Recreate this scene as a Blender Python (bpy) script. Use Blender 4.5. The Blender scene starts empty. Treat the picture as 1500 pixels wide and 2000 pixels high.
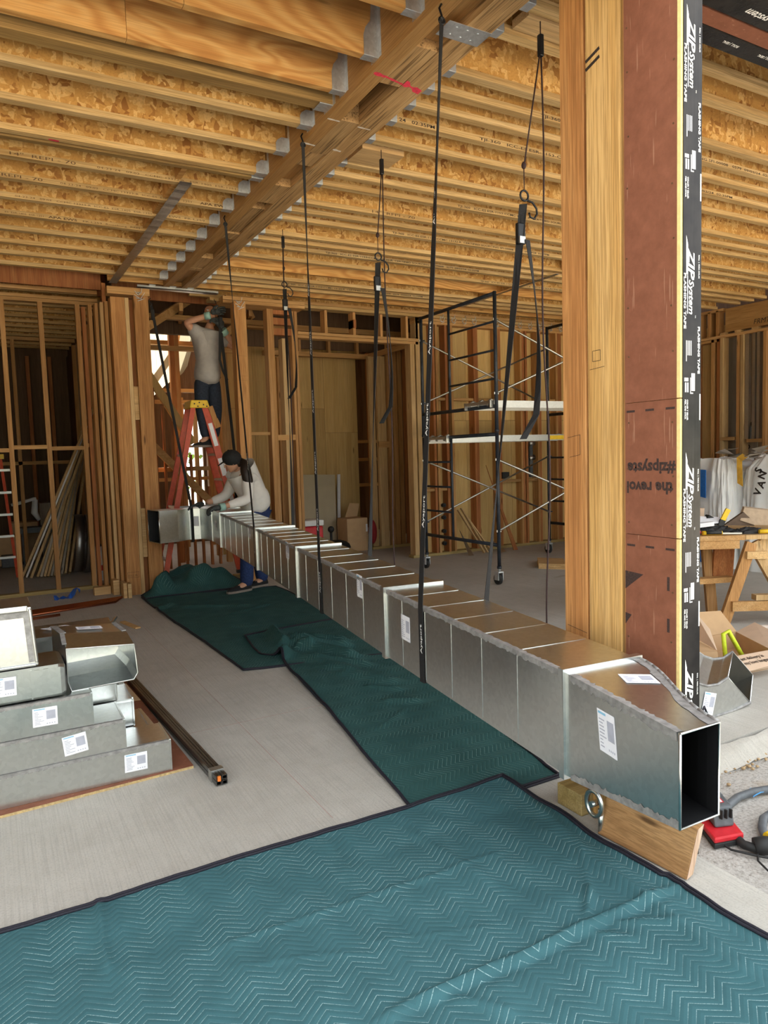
import bpy, bmesh, math, random
from mathutils import Vector, Matrix, noise
random.seed(7)
SC = bpy.context.scene
COL = SC.collection
PI = math.pi

# ------------------------------------------------------------------ camera
def cam_rows(p, r, y):
    cp, sp, cr, sr, cy, sy = math.cos(p), math.sin(p), math.cos(r), math.sin(r), math.cos(y), math.sin(y)
    Rz = Matrix(((cy, sy, 0), (-sy, cy, 0), (0, 0, 1)))
    Bm = Matrix(((1, 0, 0), (0, 0, -1), (0, 1, 0)))
    Rp = Matrix(((1, 0, 0), (0, cp, -sp), (0, sp, cp)))
    Rr = Matrix(((cr, -sr, 0), (sr, cr, 0), (0, 0, 1)))
    return Rr @ Rp @ Bm @ Rz
CR = cam_rows(math.radians(4.528367), math.radians(-1.776867), math.radians(-29.053739))
cd = bpy.data.cameras.new('camera')
cam = bpy.data.objects.new('camera', cd); COL.objects.link(cam)
cd.sensor_fit = 'VERTICAL'; cd.sensor_height = 36.0; cd.lens = 1387.0 / 2000.0 * 36.0
cd.clip_start = 0.05; cd.clip_end = 300
cm = Matrix((CR[0], -CR[1], -CR[2])).transposed().to_4x4()
cm.translation = Vector((0, 0, 1.49))
cam.matrix_world = cm
SC.camera = cam

# ------------------------------------------------------------------ light
w = bpy.data.worlds.new('sky'); SC.world = w; w.use_nodes = True
wt = w.node_tree; wt.nodes.clear()
wo = wt.nodes.new('ShaderNodeOutputWorld'); wb = wt.nodes.new('ShaderNodeBackground')
wb.inputs[0].default_value = (0.92, 0.96, 1.0, 1); wb.inputs[1].default_value = 1.55
wt.links.new(wb.outputs[0], wo.inputs[0])
sd = bpy.data.lights.new('sun', 'SUN'); sun = bpy.data.objects.new('sun', sd); COL.objects.link(sun)
sd.energy = 24.0; sd.angle = 0.01; sd.color = (1.0, 0.95, 0.86)
sun.rotation_euler = Vector((.50, .50, .71)).to_track_quat('Z', 'Y').to_euler()      # high sun behind the building: the front lies in its shade
SC.view_settings.view_transform = 'Standard'; SC.view_settings.look = 'None'
SC.view_settings.exposure = 1.03; SC.view_settings.gamma = 1.0
SC.view_settings.use_curve_mapping = False

# ------------------------------------------------------------------ helpers
def lk(o):
    COL.objects.link(o); return o

class B:
    """collects shapes into one mesh"""
    def __init__(s): s.bm = bmesh.new()
    def face(s, pts, mi=0):
        f = s.bm.faces.new([s.bm.verts.new(p) for p in pts]); f.material_index = mi; return s
    def hexa(s, q, mi=0):
        v = [s.bm.verts.new(p) for p in q]
        for ix in ((0, 3, 2, 1), (4, 5, 6, 7), (0, 1, 5, 4), (1, 2, 6, 5), (2, 3, 7, 6), (3, 0, 4, 7)):
            f = s.bm.faces.new([v[i] for i in ix]); f.material_index = mi
        return s
    def box(s, x0, x1, y0, y1, z0, z1, mi=0):
        return s.hexa([(x0, y0, z0), (x1, y0, z0), (x1, y1, z0), (x0, y1, z0), (x0, y0, z1), (x1, y0, z1), (x1, y1, z1), (x0, y1, z1)], mi)
    def bar(s, p, q, wd, ht, up=(0, 0, 1), mi=0):
        p, q = Vector(p), Vector(q); d = (q - p).normalized(); u = Vector(up)
        sd_ = d.cross(u)
        if sd_.length < 1e-4: sd_ = d.cross(Vector((1, 0, 0)))
        sd_.normalize(); u = sd_.cross(d).normalized()
        a, b = sd_ * wd / 2, u * ht / 2
        return s.hexa([p - a - b, p + a - b, q + a - b, q - a - b, p - a + b, p + a + b, q + a + b, q - a + b], mi)
    def tube(s, pts, r, seg=8, closed=False, mi=0, smooth=True):
        pts = [Vector(p) for p in pts]; n = len(pts)
        rr = r if isinstance(r, (list, tuple)) else [r] * n
        rings = []; prev = None
        for i, p in enumerate(pts):
            if closed: d = pts[(i + 1) % n] - pts[i - 1]
            else: d = pts[min(i + 1, n - 1)] - pts[max(i - 1, 0)]
            d.normalize()
            if prev is None:
                a = d.cross(Vector((0, 0, 1)))
                if a.length < 1e-3: a = d.cross(Vector((1, 0, 0)))
            else: a = prev - d * prev.dot(d)
            a.normalize(); prev = a; b = d.cross(a)
            rings.append([s.bm.verts.new(p + (a * math.cos(2 * PI * k / seg) + b * math.sin(2 * PI * k / seg)) * rr[i]) for k in range(seg)])
        m = n if closed else n - 1
        for i in range(m):
            A, C = rings[i], rings[(i + 1) % n]
            for k in range(seg):
                f = s.bm.faces.new((A[k], A[(k + 1) % seg], C[(k + 1) % seg], C[k])); f.material_index = mi; f.smooth = smooth
        if not closed:
            for R_ in (rings[0], rings[-1]):
                f = s.bm.faces.new(R_); f.material_index = mi
        return s
    def ribbon(s, pts, wv, th=0.002, mi=0):
        """flat strap along pts; wv = half width vector (one or one per point)"""
        pts = [Vector(p) for p in pts]; n = len(pts)
        ws = [Vector(wv)] * n if not isinstance(wv[0], (list, tuple, Vector)) else [Vector(x) for x in wv]
        R_ = []
        for i, p in enumerate(pts):
            d = (pts[min(i + 1, n - 1)] - pts[max(i - 1, 0)]).normalized()
            nn = d.cross(ws[i]).normalized() * th / 2
            R_.append([s.bm.verts.new(p + a) for a in (-ws[i] - nn, ws[i] - nn, ws[i] + nn, -ws[i] + nn)])
        for i in range(n - 1):
            for k in range(4):
                f = s.bm.faces.new((R_[i][k], R_[i][(k + 1) % 4], R_[i + 1][(k + 1) % 4], R_[i + 1][k])); f.material_index = mi; f.smooth = False
        s.bm.faces.new(R_[0]).material_index = mi; s.bm.faces.new(R_[-1]).material_index = mi
        return s
    def prism(s, poly, vec, mi=0):
        vec = Vector(vec); a = [s.bm.verts.new(p) for p in poly]; b = [s.bm.verts.new(Vector(p) + vec) for p in poly]; n = len(poly)
        s.bm.faces.new(a).material_index = mi; s.bm.faces.new(b[::-1]).material_index = mi
        for i in range(n):
            s.bm.faces.new((a[i], b[i], b[(i + 1) % n], a[(i + 1) % n])).material_index = mi
        return s
    def ball(s, c, r, sc=(1, 1, 1), u=12, v=8, mi=0, rot=None):
        M = Matrix.Translation(c) @ (rot.to_4x4() if rot else Matrix()) @ Matrix.Diagonal((sc[0] * r, sc[1] * r, sc[2] * r, 1))
        ret = bmesh.ops.create_uvsphere(s.bm, u_segments=u, v_segments=v, radius=1, matrix=M)
        for vv in ret['verts']:
            for f in vv.link_faces: f.smooth = True; f.material_index = mi
        return s
    def lathe(s, prof, c=(0, 0, 0), axis='Z', seg=20, mi=0):
        c = Vector(c); rings = []
        for r, h in prof:
            ring = []
            for k in range(seg):
                a = 2 * PI * k / seg; u, v = r * math.cos(a), r * math.sin(a)
                o = {'Z': (u, v, h), 'X': (h, u, v), 'Y': (v, h, u)}[axis]
                ring.append(s.bm.verts.new(c + Vector(o)))
            rings.append(ring)
        for i in range(len(rings) - 1):
            for k in range(seg):
                f = s.bm.faces.new((rings[i][k], rings[i][(k + 1) % seg], rings[i + 1][(k + 1) % seg], rings[i + 1][k])); f.smooth = True; f.material_index = mi
        s.bm.faces.new(rings[0]); s.bm.faces.new(rings[-1])
        return s
    def grid(s, fn, nu, nv, mi=0, smooth=True):
        V = [[s.bm.verts.new(fn(i / nu, j / nv)) for j in range(nv + 1)] for i in range(nu + 1)]
        for i in range(nu):
            for j in range(nv):
                f = s.bm.faces.new((V[i][j], V[i + 1][j], V[i + 1][j + 1], V[i][j + 1])); f.smooth = smooth; f.material_index = mi
        return s
    def mesh(s, name, mats):
        bmesh.ops.recalc_face_normals(s.bm, faces=s.bm.faces)
        me = bpy.data.meshes.new(name); s.bm.to_mesh(me); s.bm.free()
        for m in (mats if isinstance(mats, (list, tuple)) else [mats]): me.materials.append(m)
        return me

def wloc(o):
    """location of an object in the world (only pure translations are stacked while building)"""
    v = Vector((0, 0, 0))
    while o: v += o.location; o = o.parent
    return v
def obj(name, b, m, parent=None, loc=None, kind=None):
    """one mesh object. Without loc its vertices are given in world space."""
    me = b.mesh(name, m) if isinstance(b, B) else b
    o = lk(bpy.data.objects.new(name, me))
    if parent is not None:
        o.parent = parent
        if loc is None: o.location = -wloc(parent)
    if loc is not None: o.location = loc
    if kind: o['kind'] = kind
    return o
def bevel(o, wdt=0.004, seg=2):
    md = o.modifiers.new('b', 'BEVEL'); md.width = wdt; md.segments = seg; md.limit_method = 'ANGLE'; return o
def tag(o, label, cat, group=None):
    o['label'] = label; o['category'] = cat
    if group: o['group'] = group
    return o
def thing(name, label, cat, loc=(0, 0, 0), group=None, parent=None):
    o = lk(bpy.data.objects.new(name, None)); o.location = loc; o.empty_display_size = .1
    return tag(o, label, cat, group)
def struct(name, b=None, m=None):
    o = lk(bpy.data.objects.new(name, None)) if b is None else obj(name, b, m)
    o['kind'] = 'structure'; return o
def text(name, body, size, p, xd, yd, m, parent, shear=0.0, bold=0.0, width=None, thick=0.0006, sx=1.0):
    """lettering lying on a surface: p = lower left corner, xd = reading direction, yd = up direction of the letters"""
    cu = bpy.data.curves.new('t', 'FONT'); cu.body = body; cu.size = size; cu.shear = shear; cu.offset = bold; cu.resolution_u = 2
    to = bpy.data.objects.new('t', cu); COL.objects.link(to); bpy.context.view_layer.update()
    me = bpy.data.meshes.new_from_object(to); bpy.data.objects.remove(to)
    xd, yd, p = Vector(xd).normalized(), Vector(yd).normalized(), Vector(p)
    n = xd.cross(yd)
    xs = [v.co.x for v in me.vertices] or [0]
    k = (width / max(1e-6, max(xs) - min(xs))) if width else sx
    for v in me.vertices:
        c = v.co.copy(); v.co = p + xd * (c.x * k) + yd * c.y + n * thick
    me.materials.clear(); me.materials.append(m)
    me.name = name
    o = lk(bpy.data.objects.new(name, me))
    if parent is not None: o.parent = parent; o.location = -wloc(parent)
    return o
def nz(x, y, z=0.0, s=1.0): return noise.noise(Vector((x * s, y * s, z * s)))

# ------------------------------------------------------------------ materials
class NT:
    def __init__(s, name, rough=.7, metal=0.0, spec=.4):
        s.m = bpy.data.materials.new(name); s.m.use_nodes = True; s.t = s.m.node_tree; s.t.nodes.clear()
        s.out = s.n('OutputMaterial'); s.b = s.n('BsdfPrincipled'); s.t.links.new(s.b.outputs[0], s.out.inputs[0])
        s.set('Roughness', rough); s.set('Metallic', metal); s.set('Specular IOR Level', spec)
    def n(s, typ, inp=None, **kw):
        nd = s.t.nodes.new('ShaderNode' + typ)
        for k, v in kw.items(): setattr(nd, k, v)
        for k, v in (inp or {}).items():
            if isinstance(v, bpy.types.NodeSocket): s.t.links.new(v, nd.inputs[k])
            else: nd.inputs[k].default_value = v
        return nd
    def set(s, k, v):
        if isinstance(v, bpy.types.NodeSocket): s.t.links.new(v, s.b.inputs[k])
        else: s.b.inputs[k].default_value = v
    def col(s, v):
        s.set('Base Color', v if isinstance(v, bpy.types.NodeSocket) else (*v, 1))
    def vec(s, rnd=True, scale=(1, 1, 1), rot=(0, 0, 0)):
        tc = s.n('TexCoord').outputs['Object']
        if rnd:
            r = s.n('ObjectInfo').outputs['Random']
            cx = s.n('CombineXYZ', {0: s.math('MULTIPLY', r, 37.), 1: s.math('MULTIPLY', r, 91.), 2: s.math('MULTIPLY', r, 53.)})
            tc = s.n('VectorMath', {0: tc, 1: cx.outputs[0]}, operation='ADD').outputs[0]
        return s.n('Mapping', {'Vector': tc, 'Scale': scale, 'Rotation': rot}).outputs[0]
    def math(s, op, a, b=0.0, c=0.0, clamp=False):
        return s.n('Math', {0: a, 1: b, 2: c}, operation=op, use_clamp=clamp).outputs[0]
    def noise(s, v, scale=5., det=4., rough=.55, dist=0., out=0):
        return s.n('TexNoise', {'Vector': v, 'Scale': scale, 'Detail': det, 'Roughness': rough, 'Distortion': dist}).outputs[out]
    def ramp(s, f, stops, interp='LINEAR'):
        nd = s.n('ValToRGB', {0: f}); cr = nd.color_ramp; cr.interpolation = interp
        while len(cr.elements) < len(stops): cr.elements.new(.5)
        for e, (p, c) in zip(cr.elements, stops):
            e.position = p; e.color = (*c, 1) if len(c) == 3 else c
        return nd.outputs[0]
    def mix(s, f, a, b, mode='MIX'):
        nd = s.n('Mix', data_type='RGBA', blend_type=mode)
        for i, v in ((0, f), (6, a), (7, b)):
            if isinstance(v, bpy.types.NodeSocket): s.t.links.new(v, nd.inputs[i])
            elif i == 0: nd.inputs[0].default_value = v
            else: nd.inputs[i].default_value = (*v, 1)
        return nd.outputs[2]
    def bump(s, h, st=.3, dist=.01):
        nd = s.n('Bump', {'Strength': st, 'Distance': dist, 'Height': h}); s.set('Normal', nd.outputs[0])
    def tone(s, c, lo=.85, hi=1.15):
        r = s.n('ObjectInfo').outputs['Random']
        v = s.n('MapRange', {0: r, 3: lo, 4: hi}).outputs[0]
        return s.n('HueSaturation', {'Color': c, 'Value': v, 'Saturation': 1.0}).outputs[0]

def plain(name, c, rough=.6, metal=0.0, var=0.12, scale=30., spec=.4, bump=0.0):
    t = NT(name, rough, metal, spec)
    f = t.noise(t.vec(), scale, 4.)
    t.col(t.ramp(f, [(.3, tuple(x * (1 - var) for x in c)), (.7, tuple(min(1, x * (1 + var)) for x in c))]))
    if bump: t.bump(f, bump, .004)
    return t.m

def wood(name, lo, mid, hi, axis='Z', knots=True, rough=.65, streak=1.0, lam=False, bands=0.0):
    t = NT(name, rough, 0, .25)
    sc = {'X': (.35, 7, 7), 'Y': (7, .35, 7), 'Z': (7, 7, .35)}[axis]
    v = t.vec(True, sc)
    g = t.noise(v, 1.6, 5., .6, .9)
    if bands:
        big = t.noise(t.vec(True, tuple((1.1 if q < 1 else 3.6) * bands * 2 for q in sc)), .6, 2., .45, .5)
        s_ = t.math('SINE', t.math('MULTIPLY', big, 110.))
        g = t.math('ADD', t.math('MULTIPLY', g, .6), t.math('MULTIPLY', s_, .17))
        g = t.math('ADD', g, .17)
    c = t.ramp(g, [(.25, lo), (.5, mid), (.75, hi)])
    sc2 = {'X': (1.2, 60, 60), 'Y': (60, 1.2, 60), 'Z': (60, 60, 1.2)}[axis]
    f = t.noise(t.vec(True, sc2), 3.0, 3., .6)
    c = t.mix(t.math('MULTIPLY', t.ramp(f, [(.42, (1, 1, 1)), (.56, (0, 0, 0))]), .42 * streak), c, tuple(x * .55 for x in lo))
    if lam:   # visible veneer strands
        sc3 = {'X': (1.5, 60, 60), 'Y': (60, 1.5, 60), 'Z': (60, 60, 1.5)}[axis]
        f3 = t.noise(t.vec(True, sc3), 1.3, 2., .5)
        c = t.mix(t.ramp(f3, [(.56, (0, 0, 0)), (.64, (.75, .75, .75))]), c, tuple(x * .32 for x in lo))
    if knots:
        sk = {'X': (.9, 5, 5), 'Y': (5, .9, 5), 'Z': (5, 5, .9)}[axis]
        vo = t.n('TexVoronoi', {'Vector': t.vec(True, sk), 'Scale': 1.3}).outputs['Distance']
        c = t.mix(t.ramp(vo, [(.035, (.9, .9, .9)), (.085, (0, 0, 0))]), c, tuple(x * .33 for x in lo))
    t.col(t.tone(c)); t.bump(f, .12, .004)
    return t.m

def osb(name, dk, md, lt, scale=1.0):
    t = NT(name, .6, 0, .25)
    base = t.vec(True)
    wv = t.n('TexNoise', {'Vector': base, 'Scale': 6. * scale, 'Detail': 2.})
    warp = t.n('VectorMath', {0: base, 1: t.n('VectorMath', {0: wv.outputs[1], 'Scale': .018}, operation='SCALE').outputs[0]}, operation='ADD').outputs[0]
    def lay(rot, sc):
        mp = t.n('Mapping', {'Vector': warp, 'Rotation': rot, 'Scale': sc}).outputs[0]
        vo = t.n('TexVoronoi', {'Vector': mp, 'Scale': 1.0, 'Randomness': 1.0})
        return t.n('SeparateColor', {0: vo.outputs['Color']}).outputs[0], vo.outputs['Distance']
    k = scale * .72
    a, da = lay((.4, .5, .6), (34 * k, 34 * k, 11 * k))
    b_, db = lay((-.7, .35, -.5), (13 * k, 40 * k, 40 * k))
    c_, dc = lay((1.0, -.8, .3), (42 * k, 15 * k, 22 * k))
    m1 = t.math('GREATER_THAN', t.noise(warp, 30 * k, 1.), .5)
    m2 = t.math('GREATER_THAN', t.noise(warp, 24 * k, 1.), .55)
    f = t.mix(m1, a, b_); f = t.mix(m2, f, c_)
    col = t.ramp(f, [(0., dk), (.22, md), (.6, md), (.8, lt), (1., lt)])
    fine = t.noise(t.vec(True, (90, 90, 90)), 1., 3.)
    col = t.mix(t.ramp(fine, [(.3, (.35, .35, .35)), (.55, (0, 0, 0))]), col, dk)
    t.col(t.tone(col, .92, 1.08)); t.bump(f, .25, .004)
    return t.m

M = {}
M['stud'] = wood('stud_wood', (.36, .17, .055), (.50, .26, .095), (.62, .36, .16), 'Z')
M['stud_x'] = wood('plate_wood', (.38, .19, .065), (.52, .29, .11), (.63, .39, .18), 'X')
M['stud_y'] = wood('plate_wood_y', (.38, .19, .065), (.52, .29, .11), (.63, .39, .18), 'Y')
M['stud_pale'] = wood('pale_stud_wood', (.45, .27, .11), (.58, .38, .18), (.68, .48, .25), 'Z')
M['stud_red'] = wood('red_stud_wood', (.28, .09, .03), (.40, .15, .05), (.5, .22, .08), 'Z')
M['stud_green'] = wood('treated_wood', (.30, .21, .07), (.43, .31, .12), (.53, .40, .18), 'X')
M['post'] = wood('post_wood', (.36, .145, .045), (.52, .25, .085), (.62, .34, .13), 'Z', streak=1.2)
M['post2'] = wood('post_wood_pale', (.48, .25, .075), (.64, .38, .13), (.74, .48, .2), 'Z', streak=1.2, knots=False)
M['flange'] = wood('flange_lumber', (.48, .28, .10), (.64, .42, .18), (.75, .54, .28), 'X', knots=False, streak=1.1)
M['lvl'] = wood('laminated_face', (.50, .23, .065), (.64, .34, .105), (.72, .43, .16), 'X', knots=True, bands=.55, streak=.6)
M['lumber_dark'] = wood('weathered_lumber', (.24, .14, .05), (.38, .23, .08), (.52, .33, .12), 'X')
M['beam'] = wood('strand_beam', (.34, .19, .075), (.48, .29, .125), (.58, .38, .18), 'Y', knots=False, lam=True)
M['beam_side'] = wood('beam_face', (.36, .18, .06), (.48, .26, .09), (.56, .32, .12), 'Y', knots=False)
M['osb'] = osb('osb', (.32, .13, .03), (.60, .32, .085), (.78, .49, .18))
M['osb_dim'] = osb('osb_panel', (.24, .14, .06), (.42, .29, .13), (.55, .40, .21))
M['ply'] = wood('plywood', (.50, .31, .11), (.62, .41, .16), (.70, .49, .22), 'Z', knots=True, streak=.6)
M['ply_grey'] = wood('grey_plywood', (.30, .25, .19), (.40, .34, .27), (.48, .42, .34), 'Z', streak=.5)
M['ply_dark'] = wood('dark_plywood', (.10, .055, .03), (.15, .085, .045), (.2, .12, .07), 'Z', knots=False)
M['block'] = wood('end_grain_block', (.48, .28, .11), (.6, .38, .17), (.7, .48, .24), 'X')

M['plankw'] = wood('stained_plank', (.26, .13, .05), (.40, .22, .09), (.50, .30, .14), 'Y')
M['endgrain'] = wood('pale_end_grain', (.58, .38, .26), (.68, .48, .34), (.74, .56, .42), 'Z', knots=False)
def metal(name, c=(.70, .72, .72), rough=.3, spangle=.05, bump=.05):
    t = NT(name, rough, 1.0)
    vo = t.n('TexVoronoi', {'Vector': t.vec(False), 'Scale': 60.})
    r = t.n('SeparateColor', {0: vo.outputs['Color']}).outputs[0]
    t.col(t.ramp(r, [(0, tuple(x * (1 - spangle) for x in c)), (1, tuple(min(1, x * (1 + spangle)) for x in c))]))
    n_ = t.noise(t.vec(False), 7., 3.)
    t.set('Roughness', t.n('MapRange', {0: n_, 1: .3, 2: .7, 3: rough * .95, 4: rough * 1.08}).outputs[0])
    return t.m
M['galv'] = metal('galvanised_sheet', (.66, .68, .67), .29)
M['galv_in'] = metal('dark_duct_inside', (.012, .012, .013), .5)  # near-black colour for the inner faces of the duct
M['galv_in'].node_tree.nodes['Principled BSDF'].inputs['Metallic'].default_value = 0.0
M['hanger'] = metal('galvanised_hanger', (.72, .75, .78), .55, .08)
M['rail'] = metal('dark_steel_rail', (.16, .16, .16), .35, .06)
M['strapsteel'] = metal('steel_strap', (.42, .41, .39), .42, .1, .5)
M['alu'] = metal('aluminium', (.50, .50, .48), .45, .04)
M['steel'] = metal('dull_steel', (.45, .45, .44), .4, .06)
M['scaffold'] = plain('blue_black_paint', (.028, .034, .046), .45, .0, .35, 14)
M['brace'] = metal('zinc_brace', (.55, .54, .50), .38)
M['copper'] = metal('copper_pipe', (.62, .22, .12), .25, .06)
M['sealant'] = plain('grey_sealant', (.30, .29, .28), .55, .35, .3, 40)
M['paper'] = plain('label_paper', (.82, .82, .86), .5, 0, .03)
M['ink'] = plain('grey_print', (.42, .43, .50), .6, 0, .1)
M['ink_blue'] = plain('blue_print', (.25, .50, .68), .6, 0, .1)
M['black'] = plain('black_webbing', (.012, .012, .013), .65, 0, .4, 200)
M['rope'] = plain('black_red_rope', (.035, .015, .014), .7, 0, .6, 300)
M['blackmetal'] = plain('black_steel', (.015, .015, .016), .35, .3)
M['white_print'] = plain('white_print', (.82, .82, .80), .5, 0, .03)
M['dark_print'] = plain('dark_print', (.10, .05, .02), .7, 0, .2)
M['black_print'] = plain('black_print', (.03, .02, .015), .7, 0, .2)
M['pink'] = plain('pink_marking', (.75, .05, .09), .7, 0, .2, 60)
M['chalk'] = plain('white_marking', (.72, .64, .55), .8, 0, .15, 60)
M['foam'] = plain('yellow_panel_edge', (.82, .62, .26), .8, 0, .1, 60, bump=.2)
M['osb_edge'] = plain('strand_board_edge', (.50, .36, .17), .8, 0, .25, 90)
M['rubber'] = plain('black_rubber', (.02, .02, .02), .6)
M['red_frp'] = plain('orange_red_fibreglass', (.55, .075, .03), .42, 0, .15, 20)
M['yellow_loop'] = plain('golden_webbing', (.72, .40, .05), .6)
M['yellow'] = plain('yellow_plastic', (.78, .50, .02), .45, 0, .1)
M['white'] = plain('white_sack', (.78, .78, .78), .55, 0, .05, 8)
M['blue'] = plain('blue_print_panel', (.02, .13, .42), .5)
M['card'] = plain('cardboard', (.50, .32, .17), .8, 0, .06, 12)
M['card_pale'] = plain('cardboard_pale', (.62, .45, .32), .8, 0, .05, 12)
M['drywall'] = plain('drywall_face', (.50, .43, .30), .8, 0, .05, 6)
M['red'] = plain('red_plastic', (.55, .02, .03), .4)
M['greyplastic'] = plain('dark_grey_plastic', (.10, .11, .12), .5, 0, .2)
M['lime'] = plain('lime_webbing', (.62, .78, .04), .6)
M['skin'] = plain('skin', (.52, .27, .17), .55, 0, .08, 25)
M['shirt'] = plain('grey_tshirt', (.40, .375, .36), .9, 0, .10, 14, bump=.1)
M['shirt2'] = plain('pale_long_sleeve', (.66, .63, .60), .9, 0, .05, 14, bump=.1)
M['jeans'] = plain('dark_denim', (.022, .03, .05), .9, 0, .3, 50)
M['jeans2'] = plain('blue_denim', (.018, .035, .11), .9, 0, .3, 50)
M['cap'] = plain('black_cap', (.012, .012, .013), .85, 0, .3, 80)
M['hair'] = plain('dark_hair', (.018, .011, .008), .5, 0, .5, 120)
M['glove'] = plain('grey_black_glove', (.04, .045, .045), .7, 0, .5, 40)
M['cuff'] = plain('mint_cuff', (.28, .45, .40), .8)
M['sole'] = plain('grey_sole', (.22, .18, .15), .8)
M['bluerag'] = plain('blue_film', (.03, .14, .60), .4)

def m_zip():
    t = NT('red_brown_sheathing', .7, 0, .25)
    v = t.vec(False)
    f = t.noise(v, 14., 5., .7)
    c = t.ramp(f, [(.3, (.19, .07, .038)), (.7, (.26, .10, .057))])
    sc = t.noise(t.n('Mapping', {'Vector': v, 'Rotation': (.3, .2, .5), 'Scale': (30, 90, 5)}).outputs[0], 1.2, 1.)
    c = t.mix(t.ramp(sc, [(.70, (0, 0, 0)), (.74, (.35, .35, .35))]), c, (.5, .28, .18))
    t.col(c); t.bump(f, .2, .003); return t.m
M['zip'] = m_zip()
def m_tape():
    t = NT('black_flashing_tape', .22, 0, .14)
    v = t.vec(False)
    t.col(t.ramp(t.noise(v, 9., 3.), [(.3, (.012, .011, .011)), (.7, (.03, .027, .025))]))
    t.bump(t.noise(t.n('Mapping', {'Vector': v, 'Scale': (60, 60, 3)}).outputs[0], 1., 3.), .18, .004)
    return t.m
M['tape'] = m_tape()
def m_slab():
    t = NT('broomed_concrete', .85, 0, .25)
    v = t.vec(False)
    big = t.noise(v, .9, 5., .6)
    mid = t.noise(v, 9., 5., .65)
    spk = t.noise(v, 130., 2., .6)
    c = t.ramp(big, [(.3, (.44, .415, .365)), (.7, (.54, .515, .465))])
    c = t.mix(t.math('MULTIPLY', t.ramp(mid, [(.45, (0, 0, 0)), (.75, (1, 1, 1))]), .35), c, (.35, .32, .27))
    c = t.mix(t.math('MULTIPLY', t.ramp(spk, [(.35, (1, 1, 1)), (.5, (0, 0, 0))]), .35), c, (.30, .28, .25))
    st = t.noise(v, 1.7, 3., .5, 1.2)
    c = t.mix(t.ramp(st, [(.69, (0, 0, 0)), (.74, (.4, .4, .4))]), c, (.30, .23, .13))
    br = t.noise(t.n('Mapping', {'Vector': v, 'Scale': (150, 2.2, 1)}).outputs[0], 1., 2.)
    c = t.mix(t.math('MULTIPLY', t.ramp(br, [(.35, (1, 1, 1)), (.55, (0, 0, 0))]), .30), c, (.30, .28, .25))
    t.col(c)
    h = t.math('ADD', t.math('MULTIPLY', br, .5), t.math('MULTIPLY', spk, .5))
    t.bump(h, .35, .006); return t.m
M['slab'] = m_slab()
def m_rough():
    t = NT('rough_concrete', .95, 0, .2)
    v = t.vec(False)
    a = t.noise(v, 70., 5., .75); b_ = t.noise(v, 3., 4.)
    c = t.ramp(a, [(.3, (.26, .24, .21)), (.5, (.50, .47, .43)), (.7, (.62, .60, .56))])
    c = t.mix(t.ramp(b_, [(.62, (0, 0, 0)), (.75, (.45, .45, .45))]), c, (.42, .31, .18))
    t.col(c); t.bump(a, .8, .012); return t.m
M['rough'] = m_rough()
def m_blanket(name, base, thread, rot=0.0):
    t = NT(name, .95, 0, .15)
    v = t.n('Mapping', {'Vector': t.n('TexCoord').outputs['UV'], 'Rotation': (0, 0, rot)}).outputs[0]
    xyz = t.n('SeparateXYZ', {0: v})
    x, y = xyz.outputs[0], xyz.outputs[1]
    tri = t.math('MULTIPLY', t.math('PINGPONG', x, .07), .74)
    q = t.math('DIVIDE', t.math('ADD', y, tri), .0252)
    fr = t.math('PINGPONG', q, .5)                 # 0 at a stitch line, .5 between
    line = t.ramp(fr, [(.028, (1, 1, 1)), (.06, (0, 0, 0))])
    brk = t.ramp(t.noise(v, 6., 3.), [(.42, (.12, .12, .12)), (.58, (.8, .8, .8))])
    dash = t.ramp(t.noise(v, 240., 1.), [(.38, (.3, .3, .3)), (.55, (1, 1, 1))])
    n1 = t.noise(v, 5., 5., .6); n2 = t.noise(v, 320., 2.)
    c = t.ramp(n1, [(.3, tuple(k * .85 for k in base)), (.7, tuple(k * 1.15 for k in base))])
    c = t.mix(t.math('MULTIPLY', n2, .35), c, tuple(k * .55 for k in base))
    c = t.mix(t.math('MULTIPLY', t.math('MULTIPLY', line, brk), dash), c, thread)
    t.col(c)
    h = t.math('POWER', t.math('MULTIPLY', fr, 2.), .45)
    t.bump(h, .32, .005)
    return t.m
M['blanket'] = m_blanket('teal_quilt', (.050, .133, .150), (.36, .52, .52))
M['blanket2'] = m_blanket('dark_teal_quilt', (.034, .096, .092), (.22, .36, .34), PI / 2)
M['binding'] = plain('black_binding', (.014, .013, .022), .7, 0, .3, 150)
# ================================================================== SETTING
# ------------------------------------------------------------------ floor and ground
b = B(); b.prism([(-8, -3, -.2), (2.15, -3, -.2), (2.17, 1.6, -.2), (2.17, 2.22, -.2), (12, 2.22, -.2), (12, 20, -.2), (-8, 20, -.2)], (0, 0, .2))
floor = struct('floor', b, M['slab'])
# edge of the inner slab with a crumbling lip
b = B()
random.seed(3)
def lip(u, v):
    x = 2.17 + 7.9 * u
    y = 2.20 - .11 * v + .02 * nz(x * 7, v * 3)
    z = .001 - .068 * v ** 1.6 + .012 * nz(x * 13, v * 5, 2) * v
    return (x, y, z)
b.grid(lip, 160, 6)
obj('slab_edge', b, M['slab'], floor)
b = B(); random.seed(6)
for k in range(420):
    x = random.uniform(2.2, 7); y = 2.10 + random.gauss(0, .035) + .03 * nz(x * 5, 1); r = random.uniform(.003, .012)
    b.ball((x, y, -.066 + r * .4), r, (1, 1, .7), 5, 4)
obj('loose_dirt', b, plain('loose_tan_dirt', (.42, .30, .17), .95, 0, .3, 60), floor, kind='stuff')
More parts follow.
